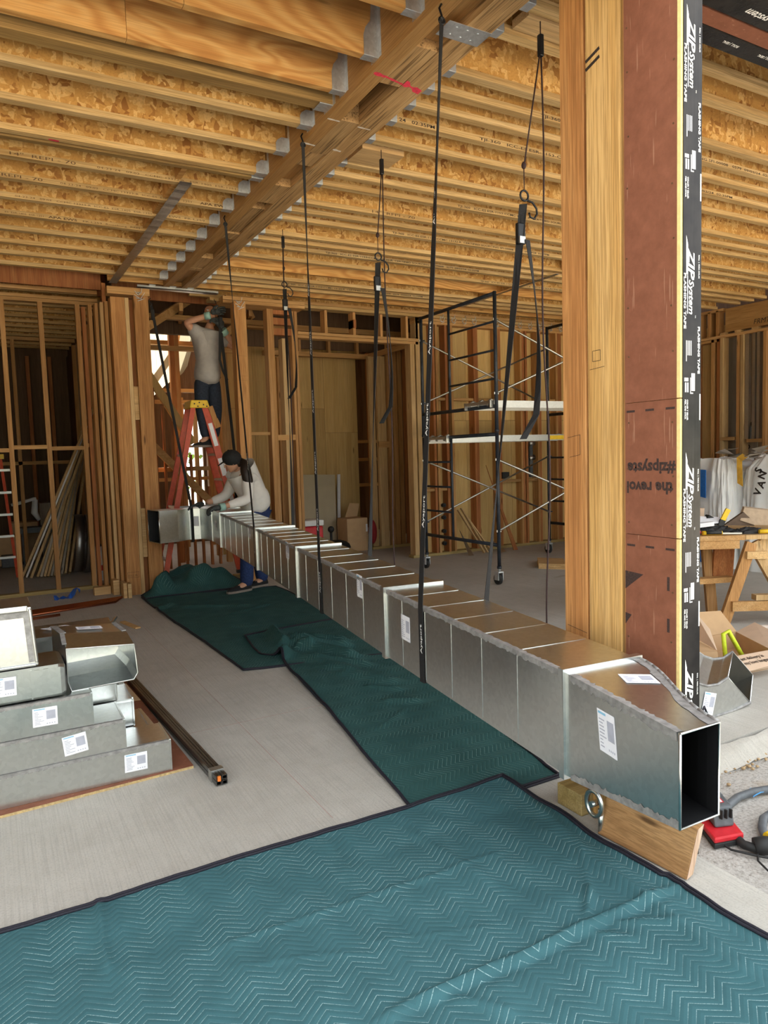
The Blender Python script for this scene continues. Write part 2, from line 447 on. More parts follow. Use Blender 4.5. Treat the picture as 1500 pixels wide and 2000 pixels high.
# control joints snapped in red chalk
b = B()
b.box(1.155, 1.158, 2.6, 8.2, 0, .0008); b.box(.2, 1.7, 3.86, 3.863, 0, .0008)
obj('chalk_line', b, plain('faint_red_chalk', (.42, .30, .26), .9), floor)
def gr(u, v):
    x = 2.05 + 10 * u; y = -4 + 6.3 * v
    return (x, y, -.072 + .010 * nz(x * 3, y * 3) + .004 * nz(x * 16, y * 16, 4))
b = B(); b.grid(gr, 120, 90)
ground = struct('ground', b, M['rough'])
b = B(); b.face([(-60, -60, -.21), (60, -60, -.21), (60, 60, -.21), (-60, 60, -.21)])
obj('yard', b, plain('pale_dirt', (.52, .45, .35), .95, 0, .15, 3), ground)

# ------------------------------------------------------------------ ceiling: deck, joists, beam, hangers
Z0, Z1 = 3.52, 3.876
ceiling = struct('ceiling')
for i in range(5):
    for j in range(8):
        x0, y0 = -3 + i * 2.55, 2.2 + j * 2.02
        if i == 2 and 3.5 < j:                       # opening added over the stair well to let sun reach the guard
            if j == 4: b = B(); b.box(x0, 4.0, y0, 11.15, Z1 + .002, Z1 + .02); obj('deck_panel', b, M['osb_dim'], ceiling)
            if j < 6.5: b = B(); b.box(4.0, x0 + 2.545, y0, y0 + 2.015, Z1 + .002, Z1 + .02); obj('deck_panel', b, M['osb_dim'], ceiling)
            continue
        b = B(); b.box(x0, x0 + 2.545, y0, y0 + 2.015, Z1 + .002, Z1 + .02); obj('deck_panel', b, M['osb_dim'], ceiling)
MC = {}
def ijoist(x0, x1, y, parent=ceiling, dark=False):
    L = x1 - x0; k = ('web', round(L, 2))
    if k not in MC:
        b = B(); b.box(-L / 2, L / 2, -.0055, .0055, .030, .326); MC[k] = b.mesh('web', M['osb'])
        b = B(); b.box(-L / 2, L / 2, -.0295, .0295, 0, .038); MC[('fl', k[1])] = b.mesh('flange', M['flange'])
    o = obj('i_joist', MC[k], None, parent, ((x0 + x1) / 2, y, Z0))
    obj('bottom_flange', MC[('fl', k[1])], None, o, (0, 0, 0))
    obj('top_flange', MC[('fl', k[1])], None, o, (0, 0, .318))
    return o
def stick(name, x0, x1, y0, y1, z0, z1, m, parent):
    """axis aligned timber with its own origin at its middle"""
    cx, cy, cz = (x0 + x1) / 2, (y0 + y1) / 2, z0
    b = B(); b.box(x0 - cx, x1 - cx, y0 - cy, y1 - cy, 0, z1 - z0)
    o = obj(name, b, m, parent, Vector((cx, cy, cz)) - wloc(parent)); return o
XL, XR = 1.888, 2.24
def hanger(x, y, side, wdt=.059, tall=.09):
    k = ('hg', side, wdt, tall)
    if k not in MC:
        b = B(); s = -1 if side == 'L' else 1; t = .0016; hw = wdt / 2 + .002; d = .085
        b.box(min(0, s * d), max(0, s * d), -hw, hw, -t - .001, -.001)
        for q in (-1, 1):
            y0 = q * hw
            pts = [(0, y0, -.001), (s * d, y0, -.001), (s * d, y0, tall * .55), (s * d * .86, y0, tall * .78), (s * d * .52, y0, tall), (s * d * .40, y0, Z1 - Z0 - .05 if tall > .1 else tall), (0, y0, Z1 - Z0 - .05 if tall > .1 else tall)]
            b.prism(pts, (0, q * t, 0))
            b.box(min(0, s * .002), max(0, s * .002), min(y0, y0 + q * .03), max(y0, y0 + q * .03), 0, (Z1 - Z0 - .04) if tall > .1 else .25)
            b.lathe([(.004, 0), (.004, .002)], (s * d * .6, y0 + q * t, .03), 'Y', 6)
        MC[k] = b.mesh('joist_hanger', M['hanger'])
    return obj('joist_hanger', MC[k], None, ceiling, (x, y, Z0))
left_y = [4.175, 4.59, 4.985, 5.395, 5.80, 6.20, 6.61, 7.02, 7.42, 7.80, 8.20]
for y in left_y:
    ijoist(-3, XL - .004, y); hanger(XL, y, 'L')
right_y = [2.64, 2.87, 3.275, 3.48, 3.68, 3.90, 4.175, 4.585, 4.795, 5.0, 5.41, 5.62, 5.83, 6.25, 6.44, 6.65, 7.02, 7.80, 8.0, 8.2]
for y in right_y:
    ijoist(XR + .004, 9.7, y); hanger(XR, y, 'R')
for y in (8.5, 8.9): ijoist(2.3, 9.7, y)
# solid joists near the front edge
for y in (2.92, 3.33, 3.71):
    for x0, x1 in ((-3, .72 if y > 3.5 else .9), (.722 if y > 3.5 else .902, XL - .004)):
        stick('laminated_joist', x0, x1, y - .022, y + .022, Z0, Z1, M['lvl'], ceiling)
    hanger(XL, y, 'L', .045, .17)
for y in (1.75, 2.1, 2.5):
    stick('laminated_joist', -3, XL - .004, y - .022, y + .022, Z0, Z1, M['lvl'], ceiling)
stick('solid_joist', -3, XL - .004, 3.85, 3.94, Z0 + .002, Z1, M['lumber_dark'], ceiling); hanger(XL, 3.90, 'L', .09, .085)
stick('solid_joist', -3, XL - .004, 5.06, 5.105, Z0, Z1, M['lumber_dark'], ceiling); hanger(XL, 5.083, 'L', .05, .06)
stick('laminated_joist', XR + .004, 9.7, 7.39, 7.435, Z0 - .005, Z1, M['lvl'], ceiling); hanger(XR, 7.41, 'R', .05, .09)
# blocking rows between the joists and the flat steel strap under one of them
for a, c in zip(left_y[:-1], left_y[1:]):
    if a > 4.7: stick('joist_blocking', 1.33, 1.37, a + .032, c - .032, Z0 + .02, Z1 - .02, M['lvl'], ceiling)
for a, c in zip(right_y[12:-1], right_y[13:]):
    if c - a > .25: stick('joist_blocking', 5.86, 5.90, a + .032, c - .032, Z0 + .02, Z1 - .02, M['lvl'], ceiling)
stick('joist_blocking', 5.86, 5.9, 6.3, 8.2, Z0 - .012, Z0 - .002, M['steel'], ceiling)
b = B()
n = 60
pts = [(1.40 - .03 * i / n, 5.33 + (8.58 - 5.33) * i / n, Z0 - .003 - .006 * abs(math.sin(i * 1.1)) * (1 if i < 36 else .2)) for i in range(n + 1)]
b.ribbon(pts, (.043, 0, 0), .002)
obj('steel_strap', b, M['strapsteel'], ceiling)
stick('flat_blocking', 2.30, 2.62, 4.28, 4.50, Z0 - .004, Z0 + .034, M['block'], ceiling)
stick('flat_blocking', 2.36, 2.74, 2.70, 2.82, Z0 + .01, Z0 + .05, M['block'], ceiling)
# flush beam of two members with spacer blocks
ZB = 3.485
beam = lk(bpy.data.objects.new('ceiling_beam', None)); beam.parent = ceiling; beam.location = (2.06, 1.9, ZB)
stick('beam_member', XL, 1.972, 1.66, 8.40, ZB, Z1 - .001, M['beam_side'], beam)
stick('beam_member', 2.098, XR, 1.66, 8.40, ZB, Z1 - .001, M['beam'], beam)
for y0, y1, dz in ((1.66, 2.62, .002), (2.70, 3.08, .05), (3.08, 3.46, .002), (3.93, 4.42, .002), (4.42, 4.66, .012), (4.66, 5.04, .06), (5.04, 5.42, .002), (5.42, 5.60, .07), (5.6, 6.25, .016), (6.25, 6.42, .002), (6.42, 7.1, .05), (7.1, 7.5, .004), (7.5, 7.6, .002), (7.6, 8.0, .03), (8.0, 8.38, .06)):
    stick('spacer_block', 1.974, 2.096, y0, y1 - .004, ZB + dz, Z1 - .01, M['beam'] if dz < .03 else M['beam_side'], beam)
b = B(); b.bar((2.02, 3.66, Z1 - .02), (2.02, 3.66, ZB + .03), .022, .022); b2 = B(); b2.tube([(2.02, 3.66, Z1 - .03), (2.015, 3.66, 3.55)], .014, 12); obj('copper_stub', b2, M['copper'], beam); b.bm.free()
b = B(); b.box(2.0, XR + .002, 2.83, 2.95, ZB - .003, ZB - .0005); b.box(XR + .0005, XR + .003, 2.83, 2.95, ZB - .003, ZB + .08)
for i in range(3):
    for j in range(2): b.lathe([(.006, 0), (.006, .003)], (2.06 + i * .06, 2.86 + j * .06, ZB - .006), 'Z', 8)
obj('steel_plate', b, M['hanger'], beam)
def smear(name, pts, wd, m, parent, z, jit=.35, seed=1):
    random.seed(seed); b = B(); L = []; R = []
    for i, (x, y) in enumerate(pts):
        j = wd * (1 + jit * random.uniform(-1, 1)); L.append((x, y - j / 2, z)); R.append((x, y + j / 2, z))
    for i in range(len(pts) - 1): b.face([L[i], L[i + 1], R[i + 1], R[i]])
    return obj(name, b, m, parent)
ln = lambda a, c, n: [(a[0] + (c[0] - a[0]) * i / n, a[1] + (c[1] - a[1]) * i / n) for i in range(n + 1)]
smear('pink_mark', ln((1.90, 3.38), (1.972, 3.39), 4), .025, M['pink'], beam, ZB - .001, .5)
smear('pink_mark', ln((1.975, 3.39), (2.096, 3.42), 5), .022, M['pink'], beam, ZB - .001 + .002, .5, 4)
smear('pink_mark', ln((2.098, 3.40), (2.225, 3.45), 6), .035, M['pink'], beam, ZB - .001, .7, 2)
smear('white_mark', ln((XL + .002, 3.94), (1.972, 3.945), 5), .014, M['chalk'], beam, ZB - .001, .4)
smear('white_mark', ln((2.098, 3.96), (2.19, 3.965), 5), .012, M['chalk'], beam, ZB - .001, .6)
smear('white_mark', ln((XL + .002, 4.30), (1.972, 4.31), 5), .018, M['chalk'], beam, ZB - .001, .4)
smear('white_mark', ln((2.098, 4.31), (2.16, 4.32), 5), .02, M['chalk'], beam, ZB - .001, .6)
# printing on the joists
def jprint(y, x, z, s, size, m, w=None, bold=0.0):
    text('printed_lettering', s, size, (x, y - .0297, z), (1, 0, 0), (0, 0, 1), m, ceiling, bold=bold, width=w)
jprint(5.395, .25, Z0 + .009, '14"  REPI - 70', .028, M['dark_print'], .40)
jprint(5.395, .80, Z0 + .010, '04-23-24   09:02   CCMC 13323-R   ESR-1405  ESR-1251', .018, M['dark_print'], .98)
jprint(5.80, .22, Z0 + .009, 'REPI - 70', .028, M['dark_print'], .26)
jprint(5.80, .60, Z0 + .010, '04-23-24   09:02   CCMC 13323-R  ICC-ES  ESR-1405  1251', .018, M['dark_print'], .95)
jprint(5.80, 1.62, Z0 + .009, 'APA EWS', .026, M['dark_print'], .22, .0006)
jprint(6.20, .32, Z0 + .010, '04-23-24   09:02   CCMC 13323-R  ICC-ES  ESR-1405  ESR-1251', .018, M['dark_print'], 1.0)
jprint(6.20, 1.46, Z0 + .010, 'EWS  PR-L259', .02, M['dark_print'], .3)
jprint(6.61, .26, Z0 + .010, 'ES  ESR-1405  ESR-1251', .018, M['dark_print'], .28)
jprint(6.61, .58, Z0 + .009, 'APA EWS', .024, M['dark_print'], .22, .0006)
jprint(6.61, .84, Z0 + .010, 'PR-L259  Roseburg  REPI', .018, M['dark_print'], .46)
def long_print(y, x, z=Z0 + .008, L=1.9):
    jprint(y, x, z, 'TJI-360   ICC-ES ESR-1153-CCMC 13132-R  CERTIFIED SOURCING SFI-00008   0579  09/03/24  02:35PM', .024, M['black_print'], L, .0003)
jprint(3.90, 2.34, Z0 + .009, '24   02:35PM', .028, M['black_print'], .26, .0004)
long_print(3.48, 3.10, L=2.4); long_print(3.90, 2.95, L=2.6); long_print(5.0, 3.55); long_print(5.83, 3.4); long_print(6.65, 3.1); long_print(8.0, 3.2); long_print(7.02, 5.3); long_print(6.65, 6.3)
jprint(5.41, 2.95, Z0 + .008, '14"  RFPI - 70', .03, M['dark_print'], .42)
smear('pink_mark', ln((.47, 5.0), (.53, 5.005), 2), .02, M['pink'], ceiling, Z0 - .001)

# ------------------------------------------------------------------ walls
def stud(parent, x0, x1, y, z0, z1, m='stud', d=.14, name='stud'):
    return stick(name, x0, x1, y, y + d, z0, z1, M[m], parent)
YB = 8.69
wall_back = struct('wall_back')
for k, (z0, z1) in enumerate(((3.35, 3.388), (3.392, 3.43), (3.434, 3.472), (3.476, 3.514))):
    if k < 2: stick('top_plate', 5.42, 9.7, YB, YB + .14, z0, z1, M['stud_x'], wall_back); stick('top_plate', 2.60, 3.66, YB - .20, YB + .1, z0 + .03, z1 + .03, M['stud_x'], wall_back)
    else: stick('top_plate', 2.49 + .2 * (k - 2), 9.7, YB - .03, YB + .14, z0, z1, M['stud_x' if k == 3 else 'flange'], wall_back)
stick('bottom_plate', 5.30, 9.7, YB, YB + .14, 0, .04, M['stud_green'], wall_back)
stick('bottom_plate', 2.66, 3.66, YB, YB + .14, 0, .04, M['stud_green'], wall_back)
mp = stick('post', 2.69, 2.835, 8.36, 8.50, 0, 3.375, M['post'], wall_back)
stud(wall_back, 2.90, 2.94, YB + .18, .04, 3.43, 'stud_pale')
stud(wall_back, 3.20, 3.285, YB - .05, .04, 3.43, 'stud')
stud(wall_back, 3.41, 3.49, YB, .04, 3.03, 'stud_pale')
stud(wall_back, 3.545, 3.583, YB, .04, 3.45, 'stud'); stud(wall_back, 3.59, 3.628, YB, .04, 3.45, 'stud')
for z in (3.07, 3.20, 3.33): stick('cripple_block', 3.29, 3.545, YB, YB + .09, z, z + .085, M['stud_red'], wall_back)
stick('blocking', 2.86, 3.20, YB, YB + .09, 1.80, 1.838, M['stud_x'], wall_back); stick('blocking', 3.29, 3.54, YB - .01, YB + .09, 1.73, 1.80, M['stud_x'], wall_back)
stick('header', 3.63, 5.47, YB, YB + .14, 3.05, 3.088, M['stud_x'], wall_back); stick('header', 3.63, 5.47, YB - .005, YB + .14, 3.092, 3.13, M['stud_x'], wall_back)
for x in (4.02, 4.44, 4.86, 5.27, 5.43): stud(wall_back, x, x + .038, YB, 3.13, 3.43)
stick('cripple_block', 4.44, 4.478, YB - .02, YB + .14, 3.22, 3.33, M['stud_red'], wall_back)
stud(wall_back, 5.33, 5.40, YB, .04, 3.05, 'stud_pale'); stud(wall_back, 5.425, 5.515, YB, .04, 3.43, 'stud_pale')
wx = [5.70, 5.755, 5.92, 6.02, 6.43, 6.47, 6.86, 6.90, 7.32, 7.36, 7.42, 7.66, 7.70, 8.05, 8.09, 8.13, 8.48, 8.9, 9.3, 9.64]
for i, x in enumerate(wx): stud(wall_back, x, x + .038, YB, .04, 3.35, ('stud_red', 'stud', 'stud_red', 'stud', 'stud_red')[i % 5])
for i, x in enumerate(range(5)):
    stick('sheathing_panel', 5.52 + i * .86, 5.52 + (i + 1) * .86 - .004, YB + .142, YB + .156, .02, 1.98, M['ply'], wall_back)
    stick('sheathing_panel', 5.52 + i * .86, 5.52 + (i + 1) * .86 - .004, YB + .142, YB + .156, 1.984, 3.45, M['ply'], wall_back)
for x0, x1, z in ((5.795, 5.92, 2.27), (6.06, 6.43, 2.27), (6.51, 6.86, 2.27), (6.94, 7.32, 1.02), (7.46, 7.66, 1.02), (7.74, 8.05, 2.27), (5.56, 5.70, .95), (5.79, 5.92, .95)):
    stick('blocking', x0, x1, YB + .02, YB + .11, z, z + .038, M['stud_x'], wall_back)
for x in (5.86, 6.06, 6.25, 6.43, 6.85, 7.30, 7.50, 7.71, 7.92, 8.13, 8.5):
    b = B()
    for k in range(9):
        a = k * 2.39; r = .015 + .012 * (k % 3)
        b.bar((x + r * math.cos(a) - .012, YB - .033, 3.43 + 1.8 * r * math.sin(a)), (x + r * math.cos(a + .9) + .012, YB - .036, 3.43 + 1.8 * r * math.sin(a + .9)), .014, .003)
    obj('nail_plate', b, M['hanger'], wall_back)
def nailplate(x, y, z, parent, s=1.0):
    b = B()
    for k in range(10):
        a = k * 2.39; r = (.012 + .012 * (k % 3)) * s
        b.bar((x + r * math.cos(a) - .014 * s, y, z + 1.6 * r * math.sin(a)), (x + r * math.cos(a + .9) + .014 * s, y - .003, z + 1.6 * r * math.sin(a + .9)), .018 * s, .003)
    return obj('nail_plate', b, M['hanger'], parent)
nailplate(2.755, 8.354, 3.355, wall_back, 1.3)
for z in (2.45, 2.50, 2.74): text('pencil_line', '________', .03, (2.70, 8.357, z), (1, 0, 0), (0, 0, 1), M['dark_print'], wall_back, width=.12)

# built-up posts left of the stair opening, and the stud partition left of them
wall_left = struct('wall_left')
YP = 8.36
stick('post', 1.30, 1.448, YP, YP + .14, 0, 3.32, M['post'], wall_left)
stick('post', 1.452, 1.492, YP + .005, YP + .14, 0, 3.32, M['stud_pale'], wall_left)
stick('post', 1.545, 1.70, YP - .01, YP + .13, 0, 3.35, M['post'], wall_left)
stick('post', 1.495, 1.545, YP + .09, YP + .13, 0, 3.32, M['stud_red'], wall_left)
for z0, z1 in ((.42, .98), (1.98, 2.35)): stick('post', 1.497, 1.543, YP + .02, YP + .09, z0, z1, M['block'], wall_left)
stick('sill_plate', 1.29, 1.50, YP - .02, YP + .2, 0, .038, M['stud_green'], wall_left) if False else None
for i, x in enumerate((1.175, 1.222, 1.262)): stud(wall_left, x, x + .034, YP + .30 - .07 * i, 0, 3.30, ('stud', 'stud_pale', 'stud')[i], .12)
for i, y in enumerate((8.85, 9.02)): stick('stud', 1.13 - .05 * i, 1.17 - .05 * i, y, y + .12, .0, 3.32, M['stud_red' if i else 'stud'], wall_left)
stick('top_plate', 1.27, 1.72, YP - .015, YP + .14, 3.352, 3.43, M['stud_x'], wall_left)
nailplate(1.60, YP - .025, 3.36, wall_left, 1.3)
text('stamp', 'DOUG FIR', .03, (1.315, YP - .0006, .215), (1, 0, 0), (0, 0, 1), M['dark_print'], wall_left, width=.10)
b = B()
for q in ((1.31, 1.435, .20, .203), (1.31, 1.435, .262, .265), (1.31, 1.313, .2, .265), (1.432, 1.435, .2, .265)): b.box(q[0], q[1], YP - .001, YP, q[2], q[3])
obj('stamp_frame', b, M['dark_print'], wall_left)
YW = 9.10
for z0, z1 in ((3.36, 3.398), (3.402, 3.44)): stick('top_plate', -3, 1.27, YW, YW + .10, z0, z1, M['stud_x'], wall_left)
stick('bottom_plate', -3, 1.22, YW, YW + .10, 0, .04, M['stud_green'], wall_left)
for x in (-2.9, -2.5, -2.1, -1.7, -1.3, -.9, -.55, -.17, .235, .625, 1.02): stud(wall_left, x, x + .05, YW, .04, 3.36, 'stud', .09)
zz = 1.66
for x0, x1 in ((-.12, .235), (.285, .625), (.675, 1.02), (1.07, 1.20)):
    stick('blocking', x0, x1, YW - .005, YW + .085, zz, zz + .045, M['stud_x'], wall_left); zz += (.03 if x0 < 0 else -.02 if x0 < .5 else .03)
for y, z0, z1, m in ((8.42, 3.60, 3.84, 'stud_red'), (8.62, 3.44, 3.84, 'stud_red'), (8.82, 3.50, 3.54, 'stud_x'), (8.95, 3.46, 3.50, 'stud_x')):
    stick('rim_board', -3, 1.28 if y < 8.5 else 1.25, y, y + .04, z0, z1, M[m], wall_left)
stick('post', 1.255, 1.295, 8.62, 8.7, 2.95, 3.52, M['stud_red'], wall_left)
# steel seat at the beam end
b = B(); b.box(1.60, 2.52, 8.39, 8.47, 3.452, 3.46); b.box(1.60, 2.52, 8.39, 8.395, 3.452, 3.482)
for x in (1.72, 1.95, 2.15): b.box(x, x + .07, 8.33, 8.40, 3.478, 3.482)
obj('steel_seat', b, M['steel'], wall_back)
stick('rim_board', 1.30, 9.7, 8.46, 8.50, 3.52, 3.876, M['lvl'], wall_back)

# wall on the far right with its header beam and open bays
XW = 9.7
wall_right = struct('wall_right')
stick('header_beam', XW, XW + .09, 2.3, 6.86, 3.16, 3.50, M['beam_side'], wall_right)
text('stamp', 'FRMT', .10, (XW - .001, 6.42, 3.20), (0, -1, 0), (0, 0, 1), M['black_print'], wall_right, .2)
for y in (6.35, 6.62, 6.86): stick('shim_block', XW + .01, XW + .08, y, y + .1, 3.125, 3.16, M['block'], wall_right)
stick('plate', XW - .01, XW + .13, 2.3, 7.45, 3.085, 3.123, M['stud_y'], wall_right)
stick('plate', XW, XW + .13, 6.96, 8.68, 3.04, 3.08, M['stud_y'], wall_right)
for y in (6.98, 7.12, 7.28): stick('stud', XW, XW + .14, y, y + .04, 3.123, 3.5, M['stud'], wall_right)
stick('top_plate', XW, XW + .14, 6.9, 8.68, 3.48, 3.52, M['stud_y'], wall_right)
for y, m in ((6.22, 'stud'), (6.57, 'stud_pale'), (6.63, 'stud'), (6.90, 'stud_pale'), (6.955, 'stud_red'), (7.05, 'stud'), (7.35, 'stud_red'), (5.8, 'stud'), (5.3, 'stud'), (4.9, 'stud'), (4.5, 'stud'), (4.1, 'stud'), (3.7, 'stud'), (3.3, 'stud'), (2.9, 'stud'), (2.5, 'stud'), (7.8, 'stud'), (8.2, 'stud')):
    stick('stud', XW, XW + .14, y, y + .045, 0, 3.085, M[m], wall_right)
for y, z in ((6.27, 1.52), (6.7, 1.56)): stick('blocking', XW, XW + .12, y, y + .24, z, z + .05, M['stud_y'], wall_right)
for i, (y, m, x) in enumerate(((5.2, 'ply_grey', .5), (6.0, 'card', .5), (6.6, 'ply_grey', .4), (7.0, 'ply', .18), (7.5, 'ply', .18), (8.1, 'ply', .18))):
    stick('sheathing_panel', XW + x, XW + x + .015, y, y + .78, 0, 3.3, M[m], wall_right)
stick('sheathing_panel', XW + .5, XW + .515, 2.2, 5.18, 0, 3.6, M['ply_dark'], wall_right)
for i, y in enumerate((6.33, 6.40)):
    b = B(); b.box(XW + .03, XW + .09, y, y + .05, 1.57, 3.09); b.box(XW + .02, XW + .03, y, y + .008, 1.57, 3.09)
    for z in (1.75, 2.1, 2.45, 2.8):
        b.lathe([(.01, 0), (.01, .002)], (XW + .028, y + .028, z), 'X', 8)
    obj('metal_stud', b, M['alu'], wall_right)
stick('metal_stud', XW + .03, XW + .09, 6.50, 6.56, 1.57, 3.09, M['alu'], wall_right)

# front wall: header over the opening, taped, with the sheathed jamb post below it
wall_front = struct('wall_front')
stick('header_core', -6, 10.2, 1.68, 2.18, 3.30, 7.5, M['ply_dark'], wall_front)  # carried up out of view as the added storey that shades the front
for y0, y1, m in ((1.64, 1.685, 'tape'), (1.70, 1.72, 'zip'), (1.725, 1.86, 'tape'), (1.86, 1.985, 'tape'), (2.0, 2.075, 'zip'), (2.08, 2.17, 'tape')):
    stick('soffit_strip', -6, 10.2, y0, y1, 3.27 + (.004 if m == 'zip' else 0), 3.30, M[m], wall_front)
stick('header_face', -6, 10.2, 1.64, 1.68, 3.28, 7.5, M['tape'], wall_front)
for x, y, s, sz in ((2.98, 1.985, 'ZIP', .075), (3.4, 1.985, 'ZIP', .075), (4.1, 1.985, 'ZIP', .075)):
    text('tape_lettering', s, sz, (x + .2, 1.90, 3.2695), (-1, 0, 0), (0, 1, 0), M['white_print'], wall_front, .3, .002)
    text('tape_lettering', 'system', sz * .7, (x + .02, 1.915, 3.2695), (-1, 0, 0), (0, 1, 0), M['white_print'], wall_front, .3, .001)
for x in (2.85, 3.35, 3.85): text('tape_lettering', 'FLASHING TAPE', .032, (x + .3, 1.80, 3.2695), (-1, 0, 0), (0, 1, 0), M['white_print'], wall_front, 0, .0008)
for x in (2.95, 3.2, 3.5, 3.8): text('tape_lettering', 'ROLL | SEAL', .02, (x + .12, 2.11, 3.2695), (-1, 0, 0), (0, 1, 0), M['white_print'], wall_front, 0, .0006)
# unseen side walls; the covered upper storey is added to shade the front
o = struct('wall_side'); stick('sheathing_panel', -3.1, -3.02, 1.7, 18, 0, 7.5, M['ply'], o)
stick('sheathing_panel', 10.35, 10.45, 1.7, 18, 0, 7.5, M['ply_dark'], o)
added_roof = struct('added_roof')
stick('added_roof_deck', -3.1, 10.4, 1.68, 9.6, 7.3, 7.4, M['osb_dim'], added_roof); stick('added_roof_deck', -3.1, 1.9, 9.6, 18, 7.3, 7.4, M['osb_dim'], added_roof); stick('added_roof_deck', 8.2, 10.4, 9.6, 18, 7.3, 7.4, M['osb_dim'], added_roof)  # left open over the stair hall on purpose to let the sun in
# what stands across the yard, behind the camera: a hedge of trees that the metal and the tape mirror
b = B(); random.seed(44)
for k in range(1500):
    x = random.uniform(-30, 34); z = random.uniform(0, 1) ** 1.2 * (4.6 + 1.6 * nz(x * .25, 3)); y = -17 + random.uniform(-1.5, 1.5)
    r = random.uniform(.35, .8); q = [Vector((x + random.uniform(-r, r), y + random.uniform(-.4, .4), z + random.uniform(-r, r))) for _ in range(4)]
    b.face(q[:3]); b.face([q[0], q[2], q[3]])
hd = obj('tree_line', b, plain('olive_foliage', (.10, .14, .04), .9, 0, .4, 1.5), None, None, 'stuff'); tag(hd, 'row of olive green trees across the yard', 'trees')
# ------------------------------------------------------------------ rooms behind the back wall
wall_rear = struct('wall_rear')
# plywood lined store seen through the wide opening
for i in range(4):
    x0 = 3.15 + i * .61
    stick('plywood_panel', x0, x0 + .606, 10.9, 10.915, .02, 1.9 if i % 2 else 2.3, M['ply'], wall_rear)
    stick('plywood_panel', x0, x0 + .606, 10.9, 10.915, 1.904 if i % 2 else 2.304, 3.75, M['ply'], wall_rear)
stick('header', 3.75, 5.66, 10.28, 10.40, 3.06, 3.13, M['stud_x'], wall_rear)
for x in (4.3, 4.8, 5.3): stick('stud', x, x + .04, 10.28, 10.36, 3.13, 3.5, M['stud'], wall_rear)
stick('rim_board', 2.9, 6.9, 10.44, 10.48, 3.2, 3.92, M['ply_dark'], wall_rear); stick('top_plate', 3.3, 6.4, 10.26, 10.42, 3.44, 3.52, M['stud_x'], wall_rear)
stick('header', 5.50, 5.54, 8.84, 10.3, 3.06, 3.14, M['stud_y'], wall_rear)
for x0, x1, y, m in ((5.36, 5.46, 10.02, 'stud_pale'), (5.47, 5.62, 9.95, 'stud_pale'), (5.66, 5.74, 9.95, 'stud'), (5.76, 5.84, 9.97, 'stud'), (5.87, 5.94, 9.98, 'stud'), (5.98, 6.22, 9.96, 'stud_red'), (3.78, 3.86, 10.3, 'stud_pale'), (4.02, 4.06, 10.5, 'stud')):
    stick('stud', x0, x1, y, y + .06, .04, 3.06 if x0 < 5.6 else 3.4, M[m], wall_rear)
stick('bottom_plate', 5.30, 6.25, 9.93, 10.06, 0, .04, M['stud_green'], wall_rear)
stick('blocking', 5.47, 5.66, 9.94, 9.98, 1.62, 1.72, M['stud_x'], wall_rear)
# dim passage with a far framed window
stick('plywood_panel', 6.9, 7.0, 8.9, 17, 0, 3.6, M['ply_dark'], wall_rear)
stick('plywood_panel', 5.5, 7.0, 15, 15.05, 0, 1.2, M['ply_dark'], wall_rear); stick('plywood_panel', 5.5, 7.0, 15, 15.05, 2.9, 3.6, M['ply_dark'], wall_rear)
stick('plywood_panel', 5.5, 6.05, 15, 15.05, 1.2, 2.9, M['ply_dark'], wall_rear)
for k in range(9): stick('slat', 6.05, 7.0, 14.96, 15.0, 1.9 + k * .11, 1.97 + k * .11, M['stud_x'], wall_rear)
for z in (.9, 1.4, 1.75): stick('blocking', 6.2, 6.9, 12.4, 12.5, z, z + .06, M['stud_x'], wall_rear)
for x in (6.28, 6.62): stick('stud', x, x + .05, 12.4, 12.5, 0, 3.5, M['stud_red'], wall_rear)
# stair hall: posts, rails, stringer, opening to daylight
for x, y, z1, m in ((2.42, 10.6, 3.5, 'stud_red'), (2.52, 10.75, 3.5, 'stud'), (3.10, 11.0, 3.5, 'stud'), (3.20, 10.6, 3.5, 'stud_pale'), (3.02, 10.2, 3.5, 'stud'), (3.33, 10.3, 3.5, 'stud_red'), (3.42, 10.4, 3.5, 'stud_red'), (2.97, 12.5, 2.6, 'stud'), (3.42, 12.5, 2.6, 'stud'), (3.54, 12.3, 2.6, 'stud_pale')):
    stick('stud', x, x + .07, y, y + .09, 0, z1, M[m], wall_rear)
for x0, x1, y, z, m in ((2.0, 3.1, 10.2, 1.36, 'stud_x'), (2.0, 3.5, 11.6, 2.42, 'stud_x'), (2.0, 3.6, 12.2, 2.66, 'stud_x'), (2.0, 3.3, 10.4, .70, 'stud_x'), (2.0, 3.4, 10.2, 3.05, 'stud_x'), (1.72, 3.5, 9.3, 3.30, 'stud_x'), (2.2, 3.5, 10.8, 3.22, 'stud_x'), (2.0, 3.5, 12.6, 1.16, 'stud_x')):
    stick('rail', x0, x1, y, y + .09, z, z + .06, M[m], wall_rear)
b = B(); b.bar((1.98, 10.2, 2.78), (2.60, 10.25, 1.75), .05, .11, (0, 0, 1)); obj('stair_stringer', b, M['ply'], wall_rear)
b = B(); b.bar((1.95, 9.9, 1.75), (3.1, 10.1, .55), .04, .10, (0, 0, 1)); obj('stair_stringer', b, M['stud_x'], wall_rear)
for i in range(9):
    t = i / 8; stick('stair_stud', 1.92 + .95 * t, 1.95 + .95 * t, 10.1, 10.16, 0, 2.75 - 1.85 * t, M['stud_red'], wall_rear)
for k in range(4):
    b = B(); b.bar((1.8 + .45 * k, 9.1, 3.42), (2.5 + .5 * k, 12.6, 3.46), .045, .10); obj('rafter', b, M['stud_y'], wall_rear)
b = B(); b.bar((1.75, 9.0, 3.10), (2.45, 9.5, 3.60), .045, .10); obj('rafter', b, M['stud_x'], wall_rear)
